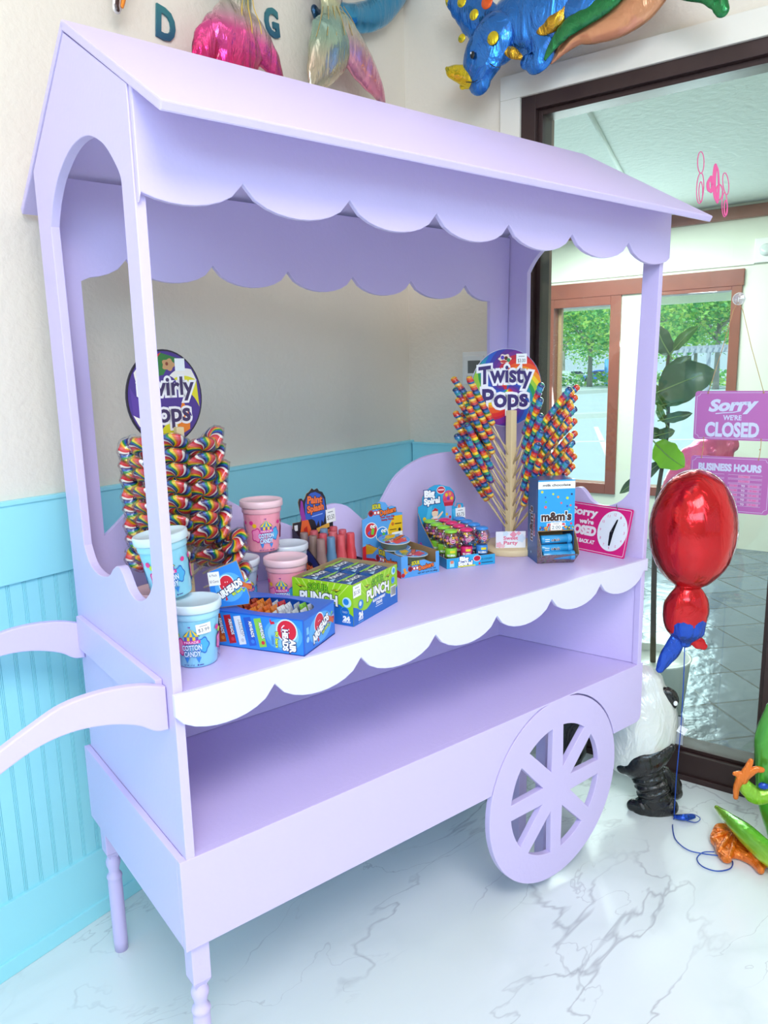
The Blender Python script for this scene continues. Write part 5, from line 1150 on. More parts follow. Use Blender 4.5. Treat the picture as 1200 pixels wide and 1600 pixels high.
def make_swirl():
    t = D_.objects.new('swirl_lollipop', None); link(t)      # stick along +z, disc in the xz plane
    MB().sweep([(0, 0, -0.095), (0, 0, -0.01)], 0.0021, ink('f1ead6'), 8, k=1).build('stick', t)
    mb = MB(); seg = 48; prof = [(0.0, -0.0068), (0.014, -0.0074), (0.026, -0.0068), (0.0325, -0.0042), (0.034, 0.0), (0.0325, 0.0042), (0.026, 0.0068), (0.014, 0.0074), (0.0, 0.0068)]
    vs = []; fs = []
    for r, y in prof:
        for i in range(seg):
            a = 2 * PI * i / seg; rr = r * (1 + 0.03 * math.sin(9 * a + r * 200)); vs.append((rr * math.cos(a), y * (1 + 0.12 * math.sin(5 * a + r * 420)), rr * math.sin(a)))
    for k in range(len(prof) - 1):
        for i in range(seg): j = (i + 1) % seg; fs.append((k * seg + i, (k + 1) * seg + i, (k + 1) * seg + j, k * seg + j))
    mb.add(vs, fs, SWM, True); mb.build('candy_disc', t)
    r_ = random.Random(9); mb = MB(); bm = bmesh.new(); bmesh.ops.create_icosphere(bm, subdivisions=3, radius=1)
    for v in bm.verts:
        nn = noise.noise(v.co * 4.2) * 0.16 + r_.uniform(-.03, .03); v.co = V((v.co.x * 0.039 * (1 + nn), v.co.y * 0.0108 * (1 + nn * 2), v.co.z * 0.039 * (1 + nn)))
        if v.co.z < -0.03: v.co.z *= 1.22; v.co.x *= 0.6
    mb.bm(bm, wrapc, False)
    mb.sweep([(0.0, 0, -0.045), (0.002, 0.001, -0.058)], [0.005, 0.009], wrapc, 7, k=1, caps=False, smooth=False); mb.build('cellophane_wrapper', t)
    ar = Art(((-0.02, -0.0115, -0.006), (1, 0, 0), (0, 0, 1))); ar.text('Swirly', 0.020, 0.0, 0.010, '16121c', w=0.032, bold=0.03, rot=0.1); ar.text('Pop', 0.022, -0.011, 0.008, '16121c', w=0.018, bold=0.03, rot=0.1); ar.build('wrapper_print', t)
    return t
swp = make_swirl(); k_ = 0
h_r = V((RIGHT.x, RIGHT.y, 0)).normalized(); h_f = V((-FWD.x, -FWD.y, 0)).normalized()
rs = random.Random(21)
for ci, (az, n_, zb, el, ex_) in enumerate(((0.05, 8, 0.108, 0.80, 0.0), (-0.70, 8, 0.100, 0.80, 0.0), (-1.50, 8, 0.112, 0.75, 0.0), (-2.40, 8, 0.100, 0.75, 0.01), (-3.15, 8, 0.105, 0.62, 0.02), (1.1, 6, 0.12, 0.8, 0.0), (2.1, 6, 0.12, 0.8, 0.0), (-0.22, 3, 0.075, 0.55, 0.028))):
    out = h_r * math.cos(az) - h_f * math.sin(az)
    for i in range(n_):
        z = zb + i * 0.0345; e_ = el + rs.uniform(-.06, .06) - (0.12 if i == 0 else 0); dr = (out * math.cos(e_) + UZ * math.sin(e_)).normalized()
        p0 = V((SX, SY, ZT + z)) + out * (0.009 + ex_); c_ = p0 + dr * 0.093; up_n = (-out * math.sin(e_) + UZ * math.cos(e_)).normalized()
        side = dr.cross(up_n); sg_ = 1 if side.dot(h_f) > 0 else -1; tw_ = (sg_ * 0.75 * abs(math.cos(az)) if abs(az + 1.57) > 1.1 else -sg_ * 0.35 * abs(math.cos(az))) + rs.uniform(-0.15, 0.15); nn = (up_n * math.cos(tw_) + side * math.sin(tw_)).normalized()
        o = swp if k_ == 0 else copy_tree(swp); k_ += 1
        o.matrix_world = M_from(c_, dr.cross(nn) * -1 if False else (-nn).cross(dr) * 1.0, -nn * 1.0 * -1 * -1, dr)
        tag(o, 'rainbow swirl lollipop in clear wrapper on the left rack', 'lollipop', 'swirl lollipops on the left rack')

# ---- twisted rainbow sticks in their wooden tree
c_ = on_z(797, 849, ZT + 0.02); TX, TY = c_.x, c_.y
t = thing('lollipop_tree', 'wooden post display with round Twisty Pops topper at the right end', 'display rack', (TX, TY, ZT))
MB().lathe([(0.100, 0), (0.102, 0.002), (0.102, 0.018), (0.100, 0.020)], WOODL, 16).build('base', t)
MB().box((-0.012, -0.012, 0.020), (0.012, 0.012, 0.440), WOODL, 0.002).build('post', t)
pr = V((-0.38, -0.925, 0)).normalized(); xv = V((-pr.y, pr.x, 0)); c0 = V((0.015, 0.035, 0.508)); R_ = 0.119
tp_ = MB(); board(tp_, [[(R_ * math.cos(2 * PI * i / 56), R_ * math.sin(2 * PI * i / 56)) for i in range(56)]], 0.004, ink('e8e4ec'), M_from(c0, xv, UZ, pr), 0.0006); tp_.build('topper_sign', t)
ar = Art((c0 + pr * 0.0022, xv, UZ)); ar.disc(0, 0, R_ - 0.001, '3450b0', n=56)
RB = ['7a2a8c', 'c81e3c', 'e02a2a', 'f0561e', 'f7961e', 'f7d322', '9ac83a', '2f9a4a', '1f8aa8', '2a5cc0', '3a3aa0', '5a2a8c']
for k in range(48):
    f_ = k / 48; q = f_ * 2 % 1 * 12; cc = RB[int(q) % 12]; swirl_seg(ar, -f_ * 2 * PI + 1.2, 2.0, 0.16 if k % 2 else 0.135, cc, R_ - 0.002, R_ - 0.002, 0.006, 12)
ar.poly(wob(-0.008, 0.088, 0.020, 6, 0.15, 30, 0.014), 'f2d8c8'); ar.disc(-0.016, 0.092, 0.006, '5a3ab0'); ar.disc(-0.004, 0.090, 0.006, '6a2a1a'); ar.disc(0.004, 0.084, 0.006, '3a8a5a'); ar.poly(wob(-0.012, 0.080, 0.012, 4, 0.1, 20, 0.004), 'c8383a')
ar.text('Twisty', -0.006, 0.012, 0.052, '3c2a6e', w=0.176, bold=0.03, edge='f6f2f6', ew=0.10, arch=0.006); ar.text('Pops', -0.006, -0.058, 0.055, '3c2a6e', w=0.150, bold=0.03, edge='f6f2f6', ew=0.10)
ar.poly([(-0.012, 0.002), (-0.002, 0.008), (0.0, -0.004), (-0.010, -0.006)], 'c8202e')
ar.rect(0.030, 0.072, 0.066, 0.103, 'fafafa'); ar.text('$3.00', 0.048, 0.077, 0.0105, '2a2a30', w=0.026); ar.rect(0.038, 0.094, 0.058, 0.096, '8c8c94')
ar.build('topper_print', t)
TW = [stripes('twist_candy', 'helix', 15, 0.2, ['c8202c', 'e8601c', 'e8b822', '2f7a4a', '1f6aa4', '33306e', 'c83a3a', 'e8801c', 'e8c852', '1f5f94']), stripes('twist_candy_cool', 'helix', 15, 0.2, ['1f7ab4', '2a3a6e', '2f9a6a', 'f7d322', 'f5701c', 'c8202c', '5a3a7e', '2a9aa0'])]
def make_twist(mt):
    t = D_.objects.new('twisted_candy_stick', None); link(t)
    MB().sweep([(0, 0, 0), (0, 0, 0.14)], 0.0024, WOODL, 8, k=1).build('stick', t)
    vs = []; fs = []; n_ = 110; sg = 20; z0, z1 = 0.108, 0.282
    for i in range(n_ + 1):
        f_ = i / n_; z = z0 + (z1 - z0) * f_; e_ = min(1, math.sqrt(max(0, 1 - max(0, (f_ - 0.95) / 0.05) ** 2)) + 0.02, math.sqrt(max(0, 1 - max(0, (0.04 - f_) / 0.04) ** 2)) + 0.02)
        for j in range(sg):
            a = 2 * PI * j / sg; r = 0.0098 * e_ * (1 + 0.055 * math.cos(a + 2 * PI * 75 * z) + 0.04 * math.cos(2 * a - z * 300)); vs.append((r * math.cos(a), r * math.sin(a), z))
    for i in range(n_):
        for j in range(sg): l_ = (j + 1) % sg; fs.append((i * sg + j, i * sg + l_, (i + 1) * sg + l_, (i + 1) * sg + j))
    fs += [list(range(sg))[::-1], [n_ * sg + j for j in range(sg)]]
    MB().add(vs, fs, mt, True).build('candy_twist', t)
    ar = Art(lambda u, v, h: V(((0.0118 + h) * math.sin(u / 0.0118), -(0.0118 + h) * math.cos(u / 0.0118), v)), 0.003)
    ar.rect(-0.007, 0.158, 0.007, 0.180, 'e9e2e4'); ar.poly(wob(0, 0.171, 0.006, 5, 0.15, 18, 0.006), '7a4a8a'); ar.rect(-0.005, 0.160, 0.005, 0.1635, 'c8586a'); ar.disc(0, 0.262, 0.0062, 'f2b08a', 0.0065); ar.disc(-0.002, 0.264, 0.0012, '2a2a30'); ar.disc(0.003, 0.264, 0.0012, '2a2a30'); ar.build('wrapper_print', t)
    return t
pt_ = [make_twist(TW[0]), make_twist(TW[1])]; used = [0, 0]; rs = random.Random(2)
for ci, (az, n_, zb, el) in enumerate(((3.10, 8, 0.068, 0.95), (3.60, 6, 0.085, 1.0), (2.62, 6, 0.065, 0.96), (0.10, 8, 0.062, 0.80), (-0.40, 6, 0.062, 0.92), (-1.10, 6, 0.055, 1.10))):
    out = h_r * math.cos(az) - h_f * math.sin(az)
    if az in (3.60,): out = h_r * math.cos(az) + h_f * abs(math.sin(az))
    for i in range(n_):
        z = zb + i * (0.036 if n_ > 6 else 0.044); e_ = el + rs.uniform(-.03, .03); dr = (out * math.cos(e_) + UZ * math.sin(e_)).normalized(); p0 = V((TX, TY, ZT + z)) + out * 0.011
        k_ = 1 if rs.random() < 0.35 else 0; o = pt_[k_] if not used[k_] else copy_tree(pt_[k_]); used[k_] = 1
        xx = dr.cross(h_f).normalized() * -1; yy = dr.cross(xx)
        roll = rs.uniform(-0.9, 0.9); x2 = xx * math.cos(roll) + yy * math.sin(roll); y2 = dr.cross(x2)
        o.matrix_world = M_from(p0, x2, y2, dr)
        tag(o, 'rainbow twisted candy stick angled out of the wooden post', 'lollipop', 'twisted candy sticks in the wooden post')
# small pink card in front of the post
p0 = on_z(767, 856, ZT); p1 = on_z(812, 858, ZT); x_ = (p1 - p0); x_.z = 0; cw = 0.073; x_.normalize(); n_ = x_.cross(UZ)
yy_ = (UZ - n_ * 0.18).normalized(); nn_ = x_.cross(yy_)
t = thing('shop_card', 'small white card with pink lettering propped before the wooden post', 'card'); q_ = V((TX, TY, ZT)) + V((-pr.x, -pr.y, 0)) * 0
c_ = on_plane(789.5, 857, h_f, (V((TX, TY, 0)) + h_f * 0.108).dot(h_f)); c_.z = ZT + 0.0195
xh = h_r; base_ = V((TX, TY, ZT + 0.0204)) + h_f * 0.062 - h_r * 0.055
t.matrix_world = M_from(base_, h_r, UZ, h_r.cross(UZ))
mb = MB(); mb.box((0, 0, -0.0006), (0.092, 0.052, 0.0006), ink('f4f4fa')); mb.build('card', t)
ar = Art(((0, 0, 0.0008), (1, 0, 0), (0, 1, 0))); ar.poly(wob(0.054, 0.042, 0.009, 4, 0.15), 'f29ab0'); ar.poly(wob(0.070, 0.046, 0.006, 4, 0.15), 'f4b0c0'); ar.poly(wob(0.010, 0.010, 0.009, 5, 0.15), 'f6b8c8'); ar.poly(wob(0.022, 0.006, 0.006, 5, 0.15), 'f6c8d4'); ar.poly(wob(0.078, 0.030, 0.012, 5, 0.15), 'd8e6f8'); ar.poly(wob(0.030, 0.045, 0.008, 5, 0.15), 'dcecf8')
ar.text('Sweet', 0.046, 0.026, 0.011, 'e8628a', w=0.044, bold=0.02, edge='fbe4ec', ew=0.04); ar.text('Party', 0.046, 0.011, 0.011, 'e8628a', w=0.042, bold=0.02, edge='fbe4ec', ew=0.04); ar.build('card_print', t)

# ================================================================== SIGNS ON THE GLASS
GO = -0.0245
def glass_thing(name, lab, cat, px, py):
    p_ = on_rw(px, py, GO); t = thing(name, lab, cat); t.matrix_world = M_from(p_, B, UZ, -A); return t, p_
SIGNP = ink('c070b8'); SW, SH = 0.247, 0.160; INKL = 'd6ddf8'
t, p_ = glass_thing('closed_sign', 'pinkish purple hanging sign reading Sorry we\'re CLOSED on the glass', 'sign', 1083, 686); s1o = p_.copy()
board(MB(), [rrect(0, 0, SW, SH, 0.010)], 0.003, SIGNP, Matrix.Identity(4), 0.0004).build('board', t)
ar = Art(((0, 0, 0.0016), (1, 0, 0), (0, 1, 0))); ar.ring(rrect(0.006, 0.006, SW - 0.006, SH - 0.006, 0.011, 6, notch=True), 0.0012, 'e2dcf4')
ar.text('Sorry', 0.118, 0.098, 0.036, INKL, w=0.142, bold=0.05, shear=0.25, rot=0.05); ar.ring([(0.066, 0.086), (0.09, 0.089), (0.12, 0.091), (0.142, 0.096)], 0.003, INKL, closed=False)
ar.text("WE'RE", 0.118, 0.066, 0.0155, INKL, w=0.054, bold=0.03); ar.text('CLOSED', 0.118, 0.013, 0.044, INKL, w=0.160, bold=0.045); ar.build('sign_print', t)
SH2 = 0.186
t, p_ = glass_thing('business_hours_sign', 'pinkish purple BUSINESS HOURS board hanging below the closed sign', 'sign', 1077, 822)
top_ = on_rw(1080, 711, GO); p_ = V((top_.x, top_.y, top_.z - SH2)); t.matrix_world = M_from(p_, B, UZ, -A); s2o = p_.copy()
board(MB(), [rrect(0, 0, SW, SH2, 0.010)], 0.003, SIGNP, Matrix.Identity(4), 0.0004).build('board', t)
ar = Art(((0, 0, 0.0016), (1, 0, 0), (0, 1, 0))); ar.ring(rrect(0.006, 0.006, SW - 0.006, SH2 - 0.006, 0.011, 6, notch=True), 0.0012, 'e2dcf4')
ar.text('BUSINESS HOURS', 0.122, 0.139, 0.022, INKL, w=0.190, bold=0.06)
for k in range(7):
    y = 0.116 - k * 0.0152
    for x0, x1 in ((0.020, 0.108), (0.120, 0.222)): ar.ring([(x0, y), (x1, y), (x1, y + 0.0115), (x0, y + 0.0115)], 0.0009, 'e2dcf4')
    if k < 2: ar.rect(0.151, y + 0.002, 0.186, y + 0.0095, 'e6a0d4'); ar.text('CLOSED', 0.168, y + 0.0035, 0.005, 'd8468e', w=0.030, bold=0.02)
    else:
        ar.rect(0.125, y + 0.0015, 0.151, y + 0.010, 'dc94cc'); ar.rect(0.181, y + 0.0015, 0.216, y + 0.010, 'dc94cc')
        ar.text('11:30', 0.138, y + 0.0032, 0.0052, 'e85aa0', w=0.020, bold=0.02); ar.text('TO', 0.167, y + 0.003, 0.0058, 'f0ecfa', w=0.011, bold=0.04); ar.text('7:30', 0.198, y + 0.0032, 0.0052, 'e85aa0', w=0.020, bold=0.02)
ar.build('sign_print', t)
CORD = mat('jute_cord', 'c8a070', 0.8)
t, p_ = glass_thing('suction_hook', 'clear suction cup hook holding the sign cord on the glass', 'hook', 1155, 467)
MB().lathe([(0.0, 0.001), (0.016, 0.001), (0.0185, 0.003), (0.016, 0.005), (0.008, 0.006), (0.0, 0.009)], clear('suction_plastic', (0.97, 0.97, 0.97, 1), 0.25, 0.1, body='e8e8ea', bodyfac=0.25), 28).build('cup', t)
rg_ = MB(); rg_.sweep([(0.0185 * math.cos(a), 0.0185 * math.sin(a), 0.003) for a in [2 * PI * i / 24 for i in range(25)]], 0.0012, PLAST, 6, k=1); rg_.build('rim', t)
mb = MB(); mb.sweep([(0, 0.004, 0.008), (0, -0.004, 0.014), (0, -0.010, 0.012)], 0.0015, PLAST, 6); mb.build('hook', t)
hk = p_ - A * 0.012 - UZ * 0.010; off_n = -A * 0.003
a0 = s1o + B * 0.040 + UZ * (SH - 0.006) + off_n; a1 = s1o + B * 0.206 + UZ * (SH - 0.006) + off_n
mb = MB(); mb.sweep([a0, (a0 + hk) / 2 - B * 0.001, hk, (a1 + hk) / 2 + B * 0.001, a1], 0.0011, CORD, 6, k=3)
mb.ball(a0, 0.0028, CORD, 8, 6); mb.ball(a1, 0.0028, CORD, 8, 6)
for sx_ in (0.034, 0.208):
    b0 = s1o + B * sx_ + UZ * 0.006 + off_n; b1 = s2o + B * sx_ + UZ * (SH2 - 0.006) + off_n
    mb.sweep([b0, (b0 + b1) / 2 + B * 0.002, b1], 0.0011, CORD, 6, k=3); mb.ball((b0 + b1) / 2, 0.0024, CORD, 8, 6); mb.ball(b0, 0.0024, CORD, 8, 6); mb.ball(b1, 0.0024, CORD, 8, 6)
tag(mb.build('hanging_cord'), 'thin jute cord tying the two purple signs to the suction hook', 'cord')
# pink marker scribble on the window
PM = mat('pink_window_marker', 'f66aa6', 0.6); mb = MB()
def scrib(cx, cy, rx, ry, n_=26, turns=1.0, tilt=0.0, w_=0.0016):
    P_ = []
    for i in range(int(n_ * turns) + 1):
        a = 2 * PI * i / n_; x, y = rx * math.cos(a), ry * math.sin(a); P_.append(on_rw(cx + x + tilt * y, cy + y, -0.0262))
    mb.sweep(P_, w_, PM, 5, k=1)
scrib(1095, 254, 5, 17); scrib(1094, 294, 5.5, 24, tilt=-0.05); scrib(1095, 300, 3, 16)
for k in range(5): scrib(1108 + k * 0.8, 290 - k * 0.5, 3.5, 9 + k, w_=0.002)
for k in range(5): scrib(1118 + k * 0.7, 284 + k * 1.5, 4.2 - k * .3, 28, w_=0.0018)
scrib(1124, 300, 5, 12, w_=0.002); scrib(1134, 287, 4.5, 17, tilt=0.1); scrib(1132, 320, 4, 19); scrib(1134, 325, 2.5, 12, w_=0.0022)
tag(mb.build('window_marker_scribble'), 'looping pink marker scribble written high on the window glass', 'writing')

# ================================================================== FOIL BALLOONS
def dep(p_): return (p_ - CAM).dot(FWD)
class Px:
    """builds inflated film shapes in a plane n.x = d, from image-scale outlines"""
    def __init__(s, n, d, flat=0.55): s.n = V(n); s.d = d; s.flat = flat
    def p(s, px, py, out=0.0): return on_plane(px, py, s.n, s.d) + s.n * out
    def r(s, p_, rp): return rp * dep(p_) / F_PX
    def tube(s, mb, L, m, out=0.0, flat=None, warp=0.05, seg=22, k=6, caps='round'):
        P_ = [s.p(x, y, out) for x, y, _ in L]; R = [s.r(q, r_) for q, (_, _, r_) in zip(P_, L)]
        mb.sweep(P_, R, m, seg, (s.n, flat or s.flat), k, None, True, caps, warp); return mb
    def ball(s, mb, px, py, rx, ry, m, out=0.0, flat=None, bumpy=0.05):
        c = s.p(px, py, out); a, b_ = s.r(c, rx), s.r(c, ry); h = V((-s.n.y, s.n.x, 0)); M_ = M_from(c, h, s.n, UZ)
        mb.ball((0, 0, 0), (a, max(a, b_) * (flat or s.flat), b_), m, 28, 18, M_, bumpy); return mb
wN = lambda off: Px(-A, (-A).dot(WC - A * off), 0.42)
bN = lambda off: Px(B, B.dot(WC + B * off), 0.42)
PIN = ink('e8c24a')
# mermaid tail, pink fins
S = bN(0.085)
t = thing('mermaid_tail_balloon', 'shiny mermaid tail foil balloon with teal waist and magenta fins above the roof', 'balloon', S.p(370, 40), 0)
inv = t.matrix_world.copy(); inv.translation = t.location; off0 = V(t.location)
def tb_(mb, name, lab=None):   # store vertices relative to the thing
    mb.v = [tuple(V(q) - off0) for q in mb.v]; return mb.build(name, t, lab)
mt1 = foil('foil_mermaid_pink', 'e03a90', 0.18, 0.8, 0.5, 12, grad=[(-0.11, 'd8246e'), (-0.03, 'f05aa6'), (0.015, 'd8b8c0'), (0.05, 'b8b8a8'), (0.10, '5a9a9c'), (0.2, '2f7f96')])
mb = MB(); S.tube(mb, [(378, -50, 26), (376, -15, 22), (372, 15, 30), (368, 45, 48), (366, 72, 58), (366, 98, 46)], mt1, warp=0.12); tb_(mb, 'tail_body')
mb = MB(); S.tube(mb, [(345, 50, 30), (325, 72, 26), (312, 95, 18), (306, 115, 6)], mt1, warp=0.2); tb_(mb, 'fin')
mb = MB(); S.tube(mb, [(390, 50, 30), (410, 78, 27), (428, 104, 18), (440, 125, 6)], mt1, warp=0.2); tb_(mb, 'fin')
mb = MB()
for q in (-0.75, -0.4, -0.1, 0.25, 0.6):
    L = []
    for x, y, r_ in ((376, -10, 21), (372, 15, 29), (369, 40, 43), (367, 58, 49)):
        c = S.p(x + q * r_, y); rr = S.r(c, r_) * 0.42 * math.sqrt(max(0.05, 1 - q * q)); L.append(c + B * (rr * 1.04))
    mb.sweep(L, 0.0014, PIN, 5, k=4)
tb_(mb, 'gold_lines')
# second tail, pastel
S = bN(0.09)
t = thing('mermaid_tail_balloon', 'pale green and pink mermaid tail foil balloon standing behind the roof ridge', 'balloon', S.p(520, 60), 0); off0 = V(t.location)
mt2 = foil('foil_mermaid_pale', '9ad0c0', 0.16, 0.7, 0.3, 10, grad=[(-0.10, 'c8b8a0'), (-0.03, 'a0b8a0'), (0.03, '8fb4a8'), (0.10, 'c8c8a0'), (0.13, 'b8a0b8'), (0.2, '9a8ab0')])
mt3 = foil('foil_fluke_pink', 'f090b0', 0.16, 0.65, 0.3, 10, grad=[(-0.15, '9aa0a0'), (-0.11, 'e888a8'), (-0.04, 'f2a4bc'), (0.02, 'c8b4a8'), (0.08, '98b8a8')])
mb = MB(); S.tube(mb, [(516, -40, 34), (516, -8, 26), (517, 12, 22), (520, 36, 34), (518, 64, 44), (506, 95, 36), (494, 122, 22), (488, 140, 8)], mt2, warp=0.07); tb_(mb, 'tail_body')
mb = MB(); S.tube(mb, [(532, 50, 30), (552, 84, 32), (572, 115, 26), (588, 142, 16), (598, 166, 5)], mt3, out=0.006, warp=0.08); tb_(mb, 'fluke', 'pink fluke curving down to the right')
mb = MB()
for q in (-0.8, -0.5, -0.2, 0.1, 0.4, 0.7):
    L = []
    for x, y, r_ in ((517, 12, 21), (520, 36, 33), (520, 60, 43)):
        c = S.p(x + q * r_, y); rr = S.r(c, r_) * 0.42 * math.sqrt(max(0.05, 1 - q * q)); L.append(c + B * (rr * 1.05))
    mb.sweep(L, 0.0014, ink('b89a5a'), 5, k=4)
tb_(mb, 'gold_lines')
# blue crescent
S = bN(0.04)
t = thing('crescent_balloon', 'metallic blue curved foil balloon behind the pale mermaid tail', 'balloon', S.p(590, 10), 0); off0 = V(t.location)
FB = foil('foil_steel_blue', '2f8fc0', 0.15, 0.9, 0.3, 9)
mb = MB(); S.tube(mb, [(520, 8, 10), (548, 26, 19), (578, 25, 22), (606, 2, 24), (630, -40, 26)], FB, warp=0.06, flat=0.5); tb_(mb, 'balloon_body')
mb = MB(); S.tube(mb, [(492, 16, 8), (497, 24, 10), (508, 26, 9), (524, 20, 7)], foil('foil_dark_blue', '1d4a70', 0.2, 0.85, 0.4, 18), flat=0.6, warp=0.15); tb_(mb, 'tip')
# striped dangling piece at the far left
S = bN(0.05)
t = thing('striped_balloon', 'white balloon leg with orange and black stripes hanging at the top left', 'balloon', S.p(185, 0), 0); off0 = V(t.location)
mb = MB(); S.tube(mb, [(190, -60, 22), (187, -20, 14), (184, 2, 9.5), (182, 14, 7.5)], foil('foil_white', 'efe9e6', 0.25, 0.3, 0.3, 12), warp=0.05); tb_(mb, 'balloon_body')
mb = MB(); S.tube(mb, [(196, -60, 8), (192, -20, 5.5), (189, 2, 4), (187, 12, 3)], foil('foil_orange', 'ef8a1e', 0.25, 0.4, 0.3, 12), out=0.010, flat=0.5); tb_(mb, 'orange_stripe')
mb = MB(); S.tube(mb, [(180, -30, 6), (180, -2, 3.6), (179.5, 9, 3.2), (181, 17, 3)], foil('foil_maroon', '3a1a1c', 0.25, 0.4, 0.3, 12), out=0.009, flat=0.5); tb_(mb, 'dark_stripe')
# teal wall letters
LT = mat('teal_metallic_letter', '2f7286', 0.35, metal=0.3); n, p, tc = tex_nodes(LT)
sx_ = n.nodes.new('ShaderNodeSeparateXYZ'); n.links.new(tc.outputs['Object'], sx_.inputs[0]); cr_ = n.nodes.new('ShaderNodeValToRGB'); mr_ = n.nodes.new('ShaderNodeMapRange'); mr_.inputs[1].default_value = 0.0; mr_.inputs[2].default_value = 0.1
n.links.new(sx_.outputs[1], mr_.inputs[0]); n.links.new(mr_.outputs[0], cr_.inputs[0]); cr_.color_ramp.elements[0].color = lin('2a5f80'); cr_.color_ramp.elements[1].color = lin('3f8a8c'); n.links.new(cr_.outputs[0], p.inputs['Base Color'])
def letter(ch, px, py, hpx, wpx, rot, lab):
    c = on_bw(px, py, 0.004); h_ = hpx * dep(c) / F_PX; vs, fs = text_mesh(ch, 0.035, 0, 1.0); xs = [q[0] for q in vs]; ys = [q[1] for q in vs]
    wr = (max(xs) - min(xs)); k_ = h_ / (max(ys) - min(ys)); kx = 0.062 / wr
    V0 = [((x - (max(xs) + min(xs)) / 2) * kx, (y - min(ys)) * k_) for x, y in vs]; n_ = len(V0)
    bm = bmesh.new(); bv = [bm.verts.new((x, y, 0)) for x, y in V0]
    for f_ in fs:
        try: bm.faces.new([bv[i] for i in f_])
        except ValueError: pass
    r_ = bmesh.ops.extrude_face_region(bm, geom=bm.faces[:]); bmesh.ops.translate(bm, vec=(0, 0, 0.006), verts=[g for g in r_['geom'] if isinstance(g, bmesh.types.BMVert)])
    o = MB().bm(bm, LT, False).build('wall_letter'); ca, sa = math.cos(rot), math.sin(rot); xa = -(-A) ; X0 = A * ca + UZ * sa; Y0 = UZ * ca - A * sa
    o.matrix_world = M_from(c - UZ * (h_ / 2) - B * 0.003, X0, Y0, X0.cross(Y0)); tag(o, lab, 'letter'); return o
letter('D', 257, 38, 48, 23, -0.10, 'teal wall letter D above the cart roof')
letter('G', 426, 36, 42, 26, 0.10, 'teal wall letter G between the two mermaid tails')
# blue dinosaur
S = wN(0.14)
t = thing('dinosaur_balloon', 'blue horned dinosaur foil balloon with yellow and orange spots above the window', 'balloon', S.p(800, 60), 0); off0 = V(t.location)
DB = foil('foil_dino_blue', '2a78d0', 0.2, 0.75, 0.4, 14); DY = foil('foil_dino_yellow', 'e2c81e', 0.2, 0.75, 0.35, 16); DG_ = foil('foil_dino_gold', 'c8981e', 0.2, 0.8, 0.6, 20); DO = foil('foil_dino_orange', 'f0601e', 0.2, 0.6, 0.3, 16)
mb = MB(); S.tube(mb, [(925, -40, 38), (890, -10, 52), (845, 22, 56), (800, 40, 46), (780, 62, 40)], DB, warp=0.12); tb_(mb, 'body')
mb = MB(); S.tube(mb, [(778, 62, 36), (764, 88, 36), (758, 112, 32), (756, 132, 20)], DB, out=0.03, warp=0.05); tb_(mb, 'head')
mb = MB(); S.tube(mb, [(768, 50, 30), (748, 28, 30), (728, 14, 22), (712, 2, 14), (704, -10, 8)], DB, out=0.01, warp=0.15); tb_(mb, 'frill')
mb = MB(); S.tube(mb, [(742, 124, 17), (726, 120, 13), (712, 116, 9), (706, 112, 3)], DY, out=0.035); S.tube(mb, [(738, 132, 12), (730, 138, 6)], DY, out=0.03); tb_(mb, 'beak', 'yellow beak horn')
mb = MB(); S.tube(mb, [(706, 4, 8), (702, -10, 6)], DY, out=0.012); tb_(mb, 'horn')
mb = MB(); S.tube(mb, [(845, 62, 20), (850, 85, 22), (842, 98, 20), (828, 100, 12)], DB, out=0.02, warp=0.12); tb_(mb, 'foreleg')
mb = MB(); S.tube(mb, [(888, 22, 9), (874, 38, 14), (858, 50, 11), (842, 53, 4)], DG_, out=0.035, warp=0.15); S.tube(mb, [(798, 84, 6), (808, 88, 8), (820, 95, 4)], DG_, out=0.035, warp=0.2); tb_(mb, 'yellow_belly')
mb = MB(); S.tube(mb, [(905, 20, 22), (928, 12, 26), (940, -5, 22)], DB, out=0.03, warp=0.12); tb_(mb, 'hind_leg')
for x, y, r_, mm in ((736, 70, 6.5, DY), (784, 70, 10, DY), (736, 14, 8, DY), (755, 34, 8, DY), (775, 15, 10, DO)): mb = MB(); S.ball(mb, x, y, r_, r_, mm, out=0.03 + 36 * 0.42 * 2.9 / F_PX * 0.92, flat=0.22, bumpy=0); tb_(mb, 'spot', 'orange spot' if mm is DO else None)

mb = MB(); S.ball(mb, 753, 96, 4, 5.5, ink('101014'), out=0.03 + 36 * 0.42 * 2.9 / F_PX, flat=0.3, bumpy=0); S.ball(mb, 752, 94, 1.2, 1.6, ink('f8f8f8'), out=0.03 + 38 * 0.42 * 2.9 / F_PX + 0.004, flat=0.3, bumpy=0); tb_(mb, 'eye')
mb = MB(); mb.sweep([S.p(741, 136, 0.058), S.p(752, 137, 0.062), S.p(760, 134, 0.064)], 0.0016, ink('16202c'), 5); mb.sweep([S.p(778, 108, 0.06), S.p(786, 113, 0.058), S.p(793, 112, 0.05)], 0.0016, ink('16202c'), 5); tb_(mb, 'mouth_line')
